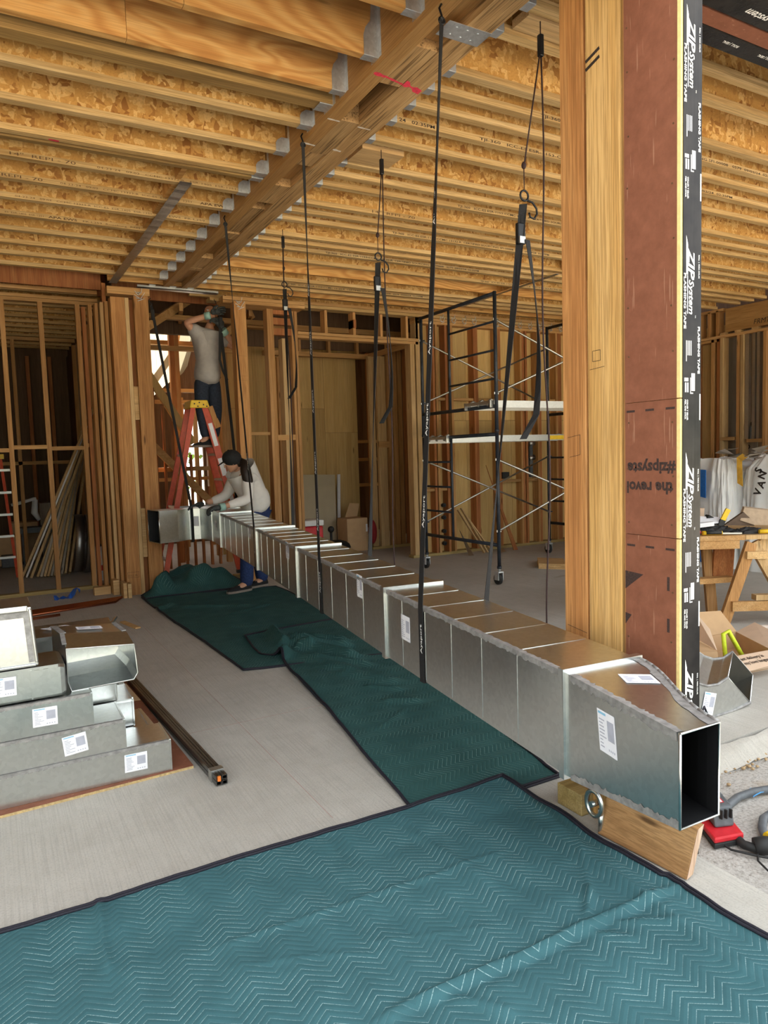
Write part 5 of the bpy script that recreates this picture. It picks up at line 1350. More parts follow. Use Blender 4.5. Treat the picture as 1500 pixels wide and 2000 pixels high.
def shoe(parent, heel, toe, z, m=None, name='shoe'):
    h_, t_ = Vector((*heel, z)), Vector((*toe, z)); d = (t_ - h_).normalized(); s = Vector((-d.y, d.x, 0)); L = (t_ - h_).length
    def rg(u, w_, zz): return [h_ + d * (u * L) + s * (q * w_) + UP * k for q, k in ((-1, .012), (1, .012), (1, zz * .55), (.55, zz), (-.55, zz), (-1, zz * .55))]
    b = B(); R_ = [rg(u, w_, zz) for u, w_, zz in ((0, .030, .075), (.1, .040, .105), (.30, .042, .100), (.5, .043, .078), (.75, .046, .056), (.93, .036, .042), (1.0, .018, .03))]
    V = [[b.bm.verts.new(p) for p in r] for r in R_]
    for A, C in zip(V[:-1], V[1:]):
        for k in range(6): f = b.bm.faces.new((A[k], A[(k + 1) % 6], C[(k + 1) % 6], C[k])); f.smooth = True
    b.bm.faces.new(V[0]); b.bm.faces.new(V[-1])
    o = obj(name, b, m or M['cap'], parent)
    b = B(); pl_ = [p for u, w_ in ((0, .034), (.1, .044), (.3, .046), (.5, .047), (.75, .050), (.93, .040), (1.01, .02)) for p in [h_ + d * (u * L) + s * w_]]
    pr = [h_ + d * (u * L) - s * w_ for u, w_ in ((1.01, .02), (.93, .040), (.75, .050), (.5, .047), (.3, .046), (.1, .044), (0, .034))]
    b.prism(pl_ + pr, (0, 0, .024)); obj('sole', b, M['sole'], o)
    b = B()
    for k in range(4): b.bar(h_ + d * L * (.42 + .08 * k) - s * .02 + UP * (.086 - .010 * k), h_ + d * L * (.46 + .08 * k) + s * .02 + UP * (.086 - .010 * k), .006, .004)
    obj('laces', b, M['sole'], o)
    return o
zst = 2.19 * (1 - 2 / 7) + .02 + .002
shoe(m1, (2.47, Y1 - .02), (2.225, Y1 - .04), 1.664); shoe(m1, (2.575, Y1 + .07), (2.335, Y1 + .05), 1.664)
T1 = head(m1, (2.515, Y1 - .055, 3.285), (-.15, -.85, .35), (0, .3, 1), .098)
b = B(); b.ball(T1(0, -.18, .25), .103, (.86, 1.02, .95), 14, 10); o = obj('hair', b, M['hair'], m1)
hand(m1, (2.47, Y1 - .22, 3.265), (.9, -.1, .25), (0, -.2, 1), (.1, -.9, -.3), M['glove'], 'gloved_hand', 1.25)
hand(m1, (2.60, Y1 - .24, 3.075), (-.45, -.1, .75), (.8, 0, .4), (-.7, .5, -.1), M['glove'], 'gloved_hand', 1.25, curl=1.2)
for p, d in (((2.435, Y1 - .20, 3.235), (.25, -.1, .04)), ((2.635, Y1 - .225, 3.045), (-.2, -.08, .2))):
    p, d = Vector(p), Vector(d).normalized(); b = B(); b.tube([p - d * .03, p + d * .04], [.043, .048], 12); obj('glove_cuff', b, M['cuff'], m1)
b = B(); b.bar((2.44, Y1 - .115, 2.16), (2.50, Y1 - .115, 1.97), .03, .06, (1, 0, .3)); b.bar((2.49, Y1 - .115, 2.0), (2.53, Y1 - .115, 1.90), .035, .075, (1, 0, .3)); obj('tool_in_pocket', b, M['post'], m1)
# strap the man is holding
t = thing('hanging_strap', 'slack black strap held up by the man on the ladder', 'strap', (2.58, 8.6, 3.1), 'black straps holding the duct run')
b = B(); A_ = Vector((2.575, Y1 - .26, 3.13)); q = [A_, A_ + Vector((.01, 0, -.18)), A_ + Vector((.03, .0, -.45)), A_ + Vector((.06, .03, -.8)), Vector((2.70, 8.70, 1.9)), Vector((2.72, 8.64, 1.25)), Vector((2.62, 8.45, .96))]
b.ribbon(q, Vector((.019, .004, 0)), .003); obj('webbing', b, M['black'], t)
b = B(); q = [A_ + Vector((-.005, -.01, 0)), A_ + Vector((-.02, -.01, -.25)), A_ + Vector((-.03, -.01, -.42)), A_ + Vector((0, -.01, -.55)), A_ + Vector((.05, -.01, -.66))]
b.ribbon(q, Vector((.016, .004, 0)), .003); obj('loose_end', b, M['black'], t)
b = B(); b.box(A_.x - .022, A_.x + .022, A_.y - .035, A_.y - .012, A_.z - .02, A_.z + .09); bevel(obj('cam_buckle', b, M['blackmetal'], t), .005)
b = B(); b.tube([A_ + Vector((0, 0, .1)), Vector((2.55, Y1 - .2, 3.40)), Vector((2.54, Y1 - .15, 3.46))], .004, 6); obj('cord', b, M['rope'], t)
# worker bending over the duct
m2 = thing('person', 'worker in black cap and pale long-sleeved top bending over the duct, long dark ponytail', 'person', (2.62, 7.86, 0))
n2 = dict(pel=(2.70, 7.90, .93, .085), wa=(2.66, 7.86, 1.08, .09), ch=(2.58, 7.80, 1.24, .10), sh=(2.51, 7.77, 1.345, .08), nk=(2.455, 7.75, 1.40, .052), hd=(2.43, 7.74, 1.44, .05),
          la=(2.50, 7.60, 1.30, .058), le=(2.485, 7.52, 1.06, .044), lw=(2.19, 7.48, .998, .032), ra=(2.46, 7.93, 1.30, .058), re=(2.38, 8.02, 1.08, .044), rw=(2.14, 7.98, 1.02, .032),
          ll=(2.62, 7.80, .88, .088), lk=(2.515, 7.74, .50, .062), lf=(2.47, 7.70, .10, .044), lt=(2.36, 7.67, .055, .038), rl=(2.77, 7.97, .88, .088), rk=(2.70, 7.92, .50, .062), rf=(2.73, 7.88, .10, .044), rt=(2.62, 7.85, .055, .038))
skin('body', n2, chain('pel', 'wa', 'ch', 'sh', 'nk', 'hd') + chain('sh', 'la', 'le', 'lw') + chain('sh', 'ra', 're', 'rw') + chain('pel', 'll', 'lk', 'lf', 'lt') + chain('pel', 'rl', 'rk', 'rf', 'rt'), M['skin'], m2)
s2 = dict(hem=(2.705, 7.90, .86, (.20, .20)), wa=(2.665, 7.86, 1.08, (.19, .19)), ch=(2.585, 7.80, 1.245, (.19, .20)), sh=(2.515, 7.77, 1.345, (.155, .17)), nk=(2.465, 7.755, 1.405, .085),
          la=(2.505, 7.61, 1.305, .085), lm=(2.495, 7.56, 1.18, .075), le=(2.485, 7.52, 1.065, .066), lv=(2.36, 7.50, 1.035, .056), lw=(2.235, 7.485, 1.008, .046), ra=(2.465, 7.92, 1.305, .085), re=(2.385, 8.01, 1.085, .064), rw=(2.19, 7.985, 1.03, .046))
skin('long_sleeved_top', s2, chain('hem', 'wa', 'ch', 'sh', 'nk') + chain('sh', 'la', 'lm', 'le', 'lv', 'lw') + chain('sh', 'ra', 're', 'rw'), M['shirt2'], m2, root='ch')
j2 = dict(pel=(2.70, 7.90, .86, .11), ll=(2.62, 7.80, .84, .108), lk=(2.515, 7.74, .50, .085), lf=(2.475, 7.705, .05, .080), rl=(2.77, 7.97, .84, .108), rk=(2.70, 7.92, .50, .085), rf=(2.73, 7.885, .05, .080))
skin('jeans', j2, chain('pel', 'll', 'lk', 'lf') + chain('pel', 'rl', 'rk', 'rf'), M['jeans2'], m2)
shoe(m2, (2.525, 7.72), (2.235, 7.64), .018); shoe(m2, (2.785, 7.90), (2.51, 7.82), .018)
T2 = head(m2, (2.385, 7.735, 1.485), (-.80, .30, -.38), (-.4, 0, 1), .094)
b = B(); b.ball(T2(0, -.12, .30), .108, (1.0, 1.0, .88), 16, 10); b.lathe([(.015, 0), (.012, .012), (.003, .016)], T2(0, -.15, 1.22), 'Z', 10)
cp = obj('cap', b, M['cap'], m2)
b = B(); v = [T2(.75, .62, .35), T2(.62, 1.35, .22), T2(.25, 1.72, .16), T2(-.25, 1.72, .16), T2(-.62, 1.35, .22), T2(-.75, .62, .35)]
b.prism(v, (T2(0, 0, .07) - T2(0, 0, 0))); bevel(obj('visor', b, M['cap'], cp), .003)
b = B(); P0 = T2(.1, -.95, -.40)
q = [P0, P0 + Vector((.01, -.08, -.03)), P0 + Vector((.005, -.13, -.11)), P0 + Vector((.02, -.15, -.22)), P0 + Vector((.05, -.15, -.31)), P0 + Vector((.055, -.15, -.40))]
b.tube(q, [.03, .045, .060, .058, .036, .006], 10)
random.seed(11)
for k in range(10):
    e_ = q[3] + Vector((random.uniform(-.03, .03), random.uniform(-.03, .02), 0)); b.tube([e_, e_ + Vector((random.uniform(-.02, .03), 0, -.12)), e_ + Vector((random.uniform(-.03, .04), 0, -.20))], [.012, .008, .001], 5)
b.ball(T2(0, -.55, -.45), .062, (1, 1, .9), 10, 8)
obj('ponytail', b, M['hair'], m2)
hand(m2, (2.165, 7.475, .992), (-.95, -.12, -.02), (0, 1, .1), (.15, -.25, -1), M['glove'], 'gloved_hand', 1.25, curl=.75)
hand(m2, (2.12, 7.975, 1.01), (-.95, .05, -.05), (0, -1, .1), (.1, 0, -1), M['glove'], 'gloved_hand', 1.2, curl=.4)
b = B(); b.tube([(2.205, 7.48, 1.0), (2.145, 7.475, .992)], [.040, .044], 12); obj('glove_cuff', b, M['cuff'], m2)
# ------------------------------------------------------------------ right of the post: tools, duct elbow, boxes, bench, sacks
G = -.068
b = B()
def pk(y, s, h_):   # plank leaning on edge against the post foot
    return (1.985 + h_ * .095 + .0, y, 0)
a_ = [(1.975, 1.93, .004), (2.005, 1.552, .004), (2.043, 1.556, .012), (2.013, 1.934, .012)]
tilt = Vector((.058, .0, .165))
b.hexa([Vector(p) for p in a_] + [Vector(p) + tilt for p in a_])
lp = tag(bevel(obj('leaning_plank', b, M['plankw']), .003), 'short wide plank leaning on edge against the foot of the post', 'plank')
b = B(); b.face([Vector(p) + Vector((.0005, -.0012, 0)) for p in (a_[1], a_[2])] + [Vector(p) + tilt + Vector((.0005, -.0012, 0)) for p in (a_[2], a_[1])]); obj('end_grain', b, M['endgrain'], lp)
M['olive'] = plain('dark_sheet_in_shade', (.030, .028, .020), .35, .2)  # dark colour stands in for the dim reflection inside the elbow
rg = thing('steel_ring', 'galvanised ring bracket by the post foot under the duct end', 'bracket', (2.0, 1.96, 0))
b = B(); b.tube([(1.985 + .0 * k, 1.955 + .040 * math.cos(2 * PI * k / 20), .112 + .050 * math.sin(2 * PI * k / 20)) for k in range(20)], .010, 8, True); obj('ring', b, M['galv'], rg)
b = B(); b.tube([(1.99, 1.925, 0), (1.99, 1.925, .10)], .012, 8); b.lathe([(.012, -.02), (.012, .02)], (1.985, 1.955, .112), 'X', 8); obj('stem', b, M['galv'], rg)
b = B(); b.box(2.02, 2.086, 2.06, 2.2, 0, .09); tag(bevel(obj('wood_block', b, M['stud_green']), .003), 'stained timber block at the left foot of the post', 'block')
# battery charger with cord
ch = thing('battery_charger', 'red and black battery charger with a battery in it beside the post', 'charger', (2.46, 1.78, G))
b = B(); b.prism([(2.36, 1.70, G), (2.49, 1.665, G), (2.60, 1.84, G), (2.48, 1.90, G)], (0, 0, .022)); bevel(obj('black_base', b, M['rubber'], ch), .005)
b = B(); b.prism([(2.36, 1.70, G + .022), (2.49, 1.665, G + .022), (2.60, 1.84, G + .022), (2.48, 1.90, G + .022)], (0, 0, .022)); bevel(obj('red_shell', b, M['red'], ch), .006)
b = B(); b.prism([(2.425, 1.745, G + .046), (2.505, 1.715, G + .046), (2.595, 1.85, G + .046), (2.515, 1.89, G + .046)], (.012, .02, .075)); bt = bevel(obj('battery_pack', b, M['greyplastic'], ch), .008)
b = B(); b.face([Vector(p) + Vector((.012, .02, .0762)) for p in ((2.45, 1.762, G + .046), (2.497, 1.745, G + .046), (2.55, 1.83, G + .046), (2.505, 1.85, G + .046))]); obj('battery_label', b, M['red'], bt)
b = B()
b.face([Vector(p) + Vector((.012, .02, .0768)) for p in ((2.475, 1.757, G + .046), (2.494, 1.750, G + .046), (2.54, 1.825, G + .046), (2.522, 1.835, G + .046))]); obj('battery_label', b, M['paper'], bt)
b = B()
for k in range(3): b.box(2.45 + .02 * k, 2.456 + .02 * k, 1.733 - .007 * k, 1.745 - .007 * k, G + .08, G + .115)
obj('latch_rib', b, M['rubber'], bt)
b = B(); k_ = 1.046
b.tube([Vector((x * k_, y * k_, G + z)) for x, y, z in ((2.37, 1.66, .03), (2.345, 1.65, .008), (2.30, 1.62, .008), (2.295, 1.585, .008), (2.315, 1.55, .008), (2.334, 1.517, .008), (2.36, 1.48, .008), (2.41, 1.44, .008))], .0045, 6)
obj('charger_cord', b, M['rubber'], ch)
hs = thing('air_hose', 'thick grey hose curving over the rough ground into a black plug', 'hose', (2.6, 1.7, G))
b = B(); b.tube([Vector((x * 1.03, y * 1.03, G + .018)) for x, y in ((2.56, 1.80), (2.61, 1.815), (2.70, 1.835), (2.80, 1.83), (2.90, 1.80), (3.0, 1.74))], .017, 10); obj('hose', b, M['greyplastic'], hs)
b = B(); b.tube([Vector((x * 1.03, y * 1.03, G + .018)) for x, y in ((2.44, 1.69), (2.405, 1.64), (2.385, 1.595), (2.40, 1.555), (2.44, 1.54))], .017, 10); obj('hose', b, M['rubber'], hs)
b = B(); b.tube([Vector((x * 1.03, y * 1.03, G + .018)) for x, y in ((2.49, 1.575), (2.55, 1.63), (2.62, 1.67), (2.70, 1.68), (2.80, 1.67))], .017, 10); obj('hose', b, M['greyplastic'], hs)
b = B(); b.tube([(2.47, 1.61, G + .025), (2.50, 1.585, G + .03), (2.545, 1.565, G + .03)], [.03, .034, .026], 12); pg = obj('plug', b, M['rubber'], hs)
b = B(); b.tube([(2.535, 1.60, G + .045), (2.575, 1.60, G + .045)], [.018, .02], 10); obj('yellow_collar', b, M['yellow'], pg)
b = B(); b.tube([Vector((x * k_, y * k_, G + .008)) for x, y in ((2.408, 1.545), (2.36, 1.525), (2.31, 1.49), (2.285, 1.44), (2.27, 1.38))], .004, 6); obj('cord', b, M['rubber'], hs)
b = B(); b.ribbon([(2.86, 1.89, G + .01), (2.90, 1.885, G + .02), (2.94, 1.87, G + .012)], [(.0, .02, .004), (.0, .025, .0), (0, .015, -.005)], .002); tag(obj('blue_wrapper', b, plain('light_blue_plastic', (.10, .38, .75), .4)), 'small light blue plastic wrapper above the hose', 'wrapper')
# curved duct elbow resting on the slab edge
el = thing('duct_elbow', 'curved galvanised duct elbow lying on the slab right of the post, two labels', 'duct', (3.4, 2.6, 0))
b = B()
inner = [Vector((x, 2.46, z)) for x, z in ((2.98, .44), (3.06, .36), (3.15, .285), (3.25, .222), (3.34, .188), (3.43, .180), (3.52, .203))]
outer = [Vector((x, 2.46, z)) for x, z in ((2.90, .26), (3.0, .15), (3.12, .07), (3.26, .02), (3.40, .003), (3.56, .003), (3.72, .020))]
DV = Vector((.36, .22, .035))
V = []
for i_, o_ in zip(inner, outer): V.append([b.bm.verts.new(p) for p in (o_, i_, i_ + DV, o_ + DV)])
for A, C in zip(V[:-1], V[1:]):
    for k in range(4): b.bm.faces.new((A[k], A[(k + 1) % 4], C[(k + 1) % 4], C[k]))
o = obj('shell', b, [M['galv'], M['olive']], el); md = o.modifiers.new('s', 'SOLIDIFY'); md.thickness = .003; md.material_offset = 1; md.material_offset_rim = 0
for pts_ in ([p + Vector((0, -.002, 0)) for p in inner], [p + Vector((0, -.002, 0)) for p in outer], [p + DV for p in inner]):
    b = B(); b.tube(pts_, .008, 6); obj('edge_sealant', b, M['sealant'], el)
b = B(); r = [outer[-1], inner[-1], inner[-1] + DV, outer[-1] + DV]; b.tube(r + [r[0]], .004, 6); obj('rolled_edge', b, M['galv'], el)
label((3.29, 2.4575, .045), (1, 0, -.30), (.30, 0, 1), .10, .12, el, seed=71)
label((3.40, 2.50, .1905), (1, .55, .06), (-.9, 1, .1), .12, .10, el, seed=72, blue=False)
rb_ = tag(lk(bpy.data.objects.new('rolled_blanket', None)), 'end of a rolled teal blanket tucked under the curved duct elbow', 'blanket'); rb_.location = (3.1, 2.41, 0)
b = B(); b.tube([(2.95, 2.34, .03), (3.06, 2.38, .06), (3.17, 2.40, .075), (3.25, 2.40, .06)], [.045, .05, .045, .02], 10); obj('quilted_cloth', b, M['blanket'], rb_)
b = B(); b.tube([(3.10, 2.345, .045), (3.18, 2.37, .10), (3.24, 2.40, .11), (3.28, 2.40, .04)], .006, 6); obj('binding', b, M['binding'], rb_)
# cardboard boxes
bx = thing('cardboard_box', 'open cardboard box printed with a delivery slogan', 'box', (4.25, 3.05, 0))
c1, c2, c3, c4 = Vector((4.03, 2.85, .0)), Vector((4.46, 2.80, .0)), Vector((4.70, 3.22, .0)), Vector((4.22, 3.28, .0))
hb = .13
def wallq(a, c, h1, m, nm='side', out=0.004):
    b = B(); d = (c - a).normalized(); n_ = Vector((-d.y, d.x, 0)) * out
    b.hexa([a, c, c + n_, a + n_, a + UP * h1, c + UP * h1, c + n_ + UP * h1, a + n_ + UP * h1]); return obj(nm, b, m, bx)
for a, c, m in ((c1, c2, 'card_pale'), (c2, c3, 'card'), (c3, c4, 'card'), (c4, c1, 'card')): wallq(a, c, hb, M[m])
b = B(); b.prism([c + UP * .004 for c in (c1, c2, c3, c4)], (0, 0, .004)); obj('bottom', b, M['card'], bx)
def flap(a, c, da, dc, m, nm='flap'):
    b = B(); p = [a + UP * hb, c + UP * hb, c + UP * hb + dc, a + UP * hb + da]; n_ = (p[1] - p[0]).cross(p[3] - p[0]).normalized() * .004
    b.hexa(p + [q + n_ for q in p]); return obj(nm, b, m, bx)
flap(c4, c3, Vector((.02, .13, .16)), Vector((-.0, .13, .13)), M['card']); flap(c1, c2, Vector((-.02, -.13, -.06)), Vector((.02, -.13, -.04)), M['card_pale']); flap(c2, c3, Vector((.14, -.05, .05)), Vector((.14, -.05, .06)), M['card_pale'])
d_ = (c2 - c1).normalized()
f0, f1, f2, f3 = c1 + UP * hb, c2 + UP * hb, c2 + UP * hb + Vector((.02, -.13, -.04)), c1 + UP * hb + Vector((-.02, -.13, -.06))
yd_ = ((f0 - f3) + (f1 - f2)).normalized(); fo = d_.cross(yd_) * -.011
for k, s_ in enumerate(('Fast delivery is', 'my love language.')):
    text('box_lettering', s_, .036, f3.lerp(f2, .22) + yd_ * (.088 - .042 * k) - fo, d_, yd_, M['black_print'], bx, bold=.0008)
b = B()
for k in range(2):
    p = f3.lerp(f2, .06 + .055 * k) + yd_ * .075 - fo; b.bar(p, p + yd_ * .04, .005, .001); b.bar(p + yd_ * .035 - d_ * .008, p + yd_ * .048, .005, .001); b.bar(p + yd_ * .035 + d_ * .008, p + yd_ * .048, .005, .001)
obj('box_mark', b, M['black_print'], bx, kind='stuff')
b = B(); b.tube([Vector((4.30, 3.02, .02)), Vector((4.27, 3.02, .22)), Vector((4.31, 3.01, .235)), Vector((4.42, 2.98, .05))], .016, 6)
tag(obj('safety_strap', b, M['lime']), 'bright lime yellow strap standing out of the open box', 'strap')
b2x = thing('cardboard_box', 'opened cardboard box with a dark stamp standing between post and slogan box', 'box', (3.8, 3.1, 0))
b = B(); b.hexa([Vector(p) for p in ((3.50, 2.98, 0), (4.0, 2.84, 0), (4.15, 3.22, 0), (3.6, 3.34, 0), (3.50, 2.98, .215), (3.96, 2.84, .19), (4.12, 3.22, .21), (3.6, 3.34, .23))]); obj('body', b, M['card'], b2x)
b = B(); b.prism([(3.62, 3.22, .222), (4.10, 3.14, .212), (4.16, 3.18, .36), (3.70, 3.26, .345)], (0, .004, 0)); obj('flap', b, M['card_pale'], b2x)
b = B(); b.prism([(3.965, 2.85, .195), (4.12, 3.2, .215), (4.17, 3.17, .36), (4.10, 3.0, .28)], (.004, 0, 0)); obj('flap', b, M['card_pale'], b2x)
text('box_lettering', '811', .05, (3.70, 2.918, .11), (1, -.28, 0), (0, 0, 1), M['black_print'], b2x, bold=.001)
b3x = thing('cardboard_box', 'dark low box with a blue package on it behind the open boxes', 'box', (4.6, 3.7, 0))
b = B(); b.box(4.35, 4.75, 3.55, 3.9, 0, .16); obj('body', b, M['card'], b3x)
b = B(); b.box(4.52, 4.66, 3.52, 3.62, .162, .21); bp_ = tag(obj('package', b, M['blue']), 'small blue package lying on the dark box', 'package')
b = B(); b.box(4.545, 4.57, 3.519, 3.621, .1615, .2106); obj('package_label', b, M['paper'], bp_)
random.seed(12)
b = B(); b.tube([(5.15 + .06 * k, 3.42 - .03 * k + .02 * math.sin(k * 1.7), .03 + .02 * random.random()) for k in range(9)], [.015 + .02 * random.random() for k in range(9)], 7); tag(obj('crumpled_paper', b, plain('crumpled_tan_paper', (.6, .5, .42), .8)), 'crumpled strip of tan packing paper under the bench', 'paper')
# saw-horse bench: Wb(u along its front edge, v into it, z)
TZ = .75
def Wb(u, v, z=TZ): return Vector((5.06 + .86 * u + .51 * v, 3.81 - .51 * u + .86 * v, z))
bn = thing('work_bench', 'plywood topped sawhorse bench covered with tools beyond the post', 'bench', (5.5, 3.7, 0))
b = B(); b.prism([Wb(-.6, 0, TZ - .04), Wb(.38, 0, TZ - .04), Wb(.38, .8, TZ - .04), Wb(-.6, .8, TZ - .04)], (0, 0, .04)); obj('bench_top', b, M['stud_x'], bn)
b = B(); b.prism([Wb(.382, -.004, TZ - .036), Wb(1.5, -.004, TZ - .036), Wb(1.5, .8, TZ - .036), Wb(.382, .8, TZ - .036)], (0, 0, .036)); obj('bench_top', b, M['stud_pale'], bn)
b = B(); b.bar(Wb(-.6, .03, TZ - .078), Wb(.34, .03, TZ - .076), .04, .07); obj('top_beam', b, M['stud_x'], bn)
def leg(p, q, m='stud', w_=.04, d_=.09, up=(.86, -.51, 0)):
    b = B(); b.bar(p, q, w_, d_, up); return obj('leg', b, M[m], bn)
A0 = Vector((5.47, 3.62, .68))
leg(A0, (5.24, 3.71, 0), 'stud', .045, .085); leg(A0 + Vector((.02, 0, .0)), (5.75, 3.38, 0), 'stud_pale', .045, .085); leg(A0 + Vector((.12, .0, .02)), (5.98, 3.42, 0), 'stud_pale', .045, .1)
leg(Wb(.20, .34, .70), (5.46, 3.97, 0), 'stud', .045, .085); leg(Wb(.32, .24, .70), Vector((5.52, 3.92, .33)), 'stud_red', .03, .17)
b = B(); b.bar((4.95, 4.06, .34), (5.47, 3.80, .355), .09, .045); obj('stretcher', b, M['stud_x'], bn)
b = B(); b.bar((5.28, 3.66, .165), (5.9, 3.36, .155), .035, .08); obj('stretcher', b, M['stud_x'], bn)
b = B(); b.bar((5.46, 3.585, .232), (5.72, 3.46, .228), .07, .045); tag(obj('wood_offcut', b, M['stud_pale']), 'wood offcut lying on the low stretcher of the bench', 'offcut')
b = B(); b.bar(Vector((5.40, 3.62, .585)), Vector((5.56, 3.54, .58)), .05, .06); obj('gusset', b, M['block'], bn)
# tools and litter on the bench
def bit(name, lab, cat, b, m): return tag(obj(name, b, m), lab, cat)
b = B(); b.tube([Wb(.05, .04, TZ + .021), Wb(.21, .045, TZ + .02)], [.019, .017], 8); o = bit('knife', 'yellow and black handled tool at the front edge of the bench', 'tool', b, M['yellow'])
b = B(); b.tube([Wb(.075, .03, TZ + .025), Wb(.20, .035, TZ + .024)], .017, 8); obj('grip', b, M['rubber'], o); b = B(); b.bar(Wb(.21, .04, TZ + .016), Wb(.37, .045, TZ + .012), .02, .012); obj('blade', b, M['alu'], o)
b = B(); b.tube([Wb(-.12, .09, TZ + .022), Wb(.05, .085, TZ + .022)], .017, 8); bit('tool_handle', 'red tool handle left of the yellow tool on the bench', 'tool', b, M['red'])  # loose tool handle
b = B(); b.tube([Wb(.52, .06, TZ + .02), Wb(.66, .06, TZ + .02)], .018, 8); bit('tool_handle', 'yellow tool handle at the right end of the bench front', 'tool', b, M['yellow'])
random.seed(21)
labs = ('black cloth bundle in the middle of the bench', 'black tool bag on the left of the bench', 'black crumpled bag on the right of the bench', 'dark glove on the bench front', 'dark pouch behind the yellow tool')
for k, (u0, v0, su, sv, sz) in enumerate(((.24, .20, .16, .08, .06), (.02, .24, .15, .10, .07), (.46, .12, .13, .06, .05), (.36, .11, .06, .04, .03), (.12, .14, .08, .05, .05))):
    b = B()
    def blob(u, v, u0=u0, v0=v0, su=su, sv=sv, sz=sz, k=k):
        th, ph = 2 * PI * u, PI / 2 * v; q = 1 + .35 * nz(math.cos(th) * 2 + k, math.sin(th) * 2, v * 3)
        return Wb(u0 + su * q * math.cos(th) * math.cos(ph), v0 + sv * q * math.sin(th) * math.cos(ph), TZ + .002 + sz * (math.sin(ph) + .25 * nz(u * 9, v * 9, k)) * (v > .01))
    b.grid(blob, 22, 8, smooth=False); bit('cloth_bundle', labs[k], 'cloth', b, M['black'])
b = B(); b.prism([Wb(.10, .22, TZ + .07), Wb(.27, .2, TZ + .085), Wb(.29, .28, TZ + .12), Wb(.13, .30, TZ + .13)], (.0, 0, .008)); bit('paper_packet', 'white paper packet on the black bag', 'packet', b, M['paper'])
b = B(); b.prism([Wb(.05, .13, TZ + .055), Wb(.18, .12, TZ + .07), Wb(.18, .12, TZ + .105), Wb(.05, .13, TZ + .09)], (.03, .05, 0)); bit('small_box', 'small white box at the left front of the bench litter', 'box', b, M['paper'])
b = B(); b.prism([Wb(-.06, .16, TZ + .07), Wb(.04, .15, TZ + .07), Wb(.04, .16, TZ + .10), Wb(-.05, .17, TZ + .11)], (.02, .04, 0)); bit('green_wrapper', 'dark green wrapper beside the small white box', 'wrapper', b, plain('green_wrap', (.02, .22, .08)))
b = B(); b.bar(Wb(.28, .2, TZ + .10), Wb(.33, .2, TZ + .20), .02, .04); o = bit('utility_knife', 'yellow cutter standing up in the bench litter', 'tool', b, M['yellow'])
b = B(); b.bar(Wb(.265, .2, TZ + .06), Wb(.285, .2, TZ + .11), .022, .045); obj('blade_housing', b, M['rubber'], o)
b = B(); b.prism([Wb(.14, .26, TZ + .07), Wb(.20, .26, TZ + .15), Wb(.30, .28, TZ + .09), Wb(.30, .28, TZ + .06)], (.02, .05, 0)); bit('black_holster', 'black pointed holster rising behind the white packet', 'holster', b, M['black'])
b = B(); b.prism([Wb(.03, .50, TZ), Wb(.24, .48, TZ), Wb(.25, .48, TZ + .19), Wb(.06, .50, TZ + .18)], (.1, .2, 0)); ct_ = bit('cardboard_carton', 'plain cardboard carton at the back left of the bench', 'box', b, M['card_pale'])
pb = thing('paper_bag', 'opened brown paper bag at the right of the bench', 'bag', Wb(.5, .3))
b = B(); b.prism([Wb(.32, .24, TZ + .06), Wb(.47, .22, TZ + .17), Wb(.56, .22, TZ + .08), Wb(.56, .22, TZ + .05)], (.02, .03, .0)); obj('mouth', b, plain('bag_inside', (.12, .08, .055), .8), pb)
b = B(); b.prism([Wb(.44, .22, TZ + .10), Wb(.49, .25, TZ + .205), Wb(.80, .25, TZ + .16), Wb(.72, .22, TZ + .05), Wb(.55, .20, TZ + .06)], (.02, .03, .01)); obj('side', b, plain('brown_paper', (.38, .28, .19), .85), pb)
# white building sacks beyond the bench
M['sack'] = plain('woven_white_sack', (.84, .84, .83), .6, 0, .03, 8)
def sack(lab, x, y, wx, wy, h_, seed):
    t = thing('bulk_sack', lab, 'sack', (x, y, 0), None); b = B()
    def f(u, v):
        th = 2 * PI * u; c, s = math.cos(th), math.sin(th); p = .42
        ex = math.copysign(abs(c) ** p, c); ey = math.copysign(abs(s) ** p, s)
        k = 1.04 - .14 * v ** 2 - (.25 * max(0, v - .88) / .12)
        a = (th * 2.2 + seed)
        fold = .075 * nz(a * 2.6, v * .9 + seed) + .05 * abs(nz(a * 5 + v * 1.5, v * 2.2, seed)) + .03 * nz(a * 11, v * 5, seed) + .02 * abs(nz(a * 9, v * 12, seed + 4))
        return (x + wx * (ex * k + fold * c * 1.8), y + wy * (ey * k + fold * s * 1.8), h_ * v + .07 * nz(c * 2.5 + seed, s * 2.5, v) * v)
    b.grid(f, 170, 60); b.face([f(i / 34, 1.0) for i in range(34)])
    obj('sack_cloth', b, M['sack'], t)
    return t
s1 = sack('white bulk sack with a blue panel, left of the row', 8.06, 5.72, .42, .36, 1.32, 1)
s2_ = sack('white bulk sack with a yellow loop and black letters, middle of the row', 8.22, 4.95, .42, .40, 1.36, 2)
s3 = sack('white bulk sack at the right picture edge', 8.5, 4.10, .42, .42, 1.40, 3)
for z0, z1 in ((.06, .42), (.86, 1.22)):
    b = B(); X_ = 7.575
    b.prism([(X_, 6.05, z1), (X_, 5.60, z1 - .02), (X_, 5.60, z0), (X_, 5.75, z0 + .03), (X_, 6.05, z0 + .24)], (-.012, 0, 0)); obj('blue_panel', b, M['blue'], s1)
b = B(); b.ribbon([(7.92, 5.33, 1.36), (7.74, 5.28, 1.32), (7.70, 5.25, 1.22), (7.70, 5.24, 1.02)], [(.0, .035, .02)] * 4, .004); obj('lifting_loop', b, M['yellow_loop'], s2_)
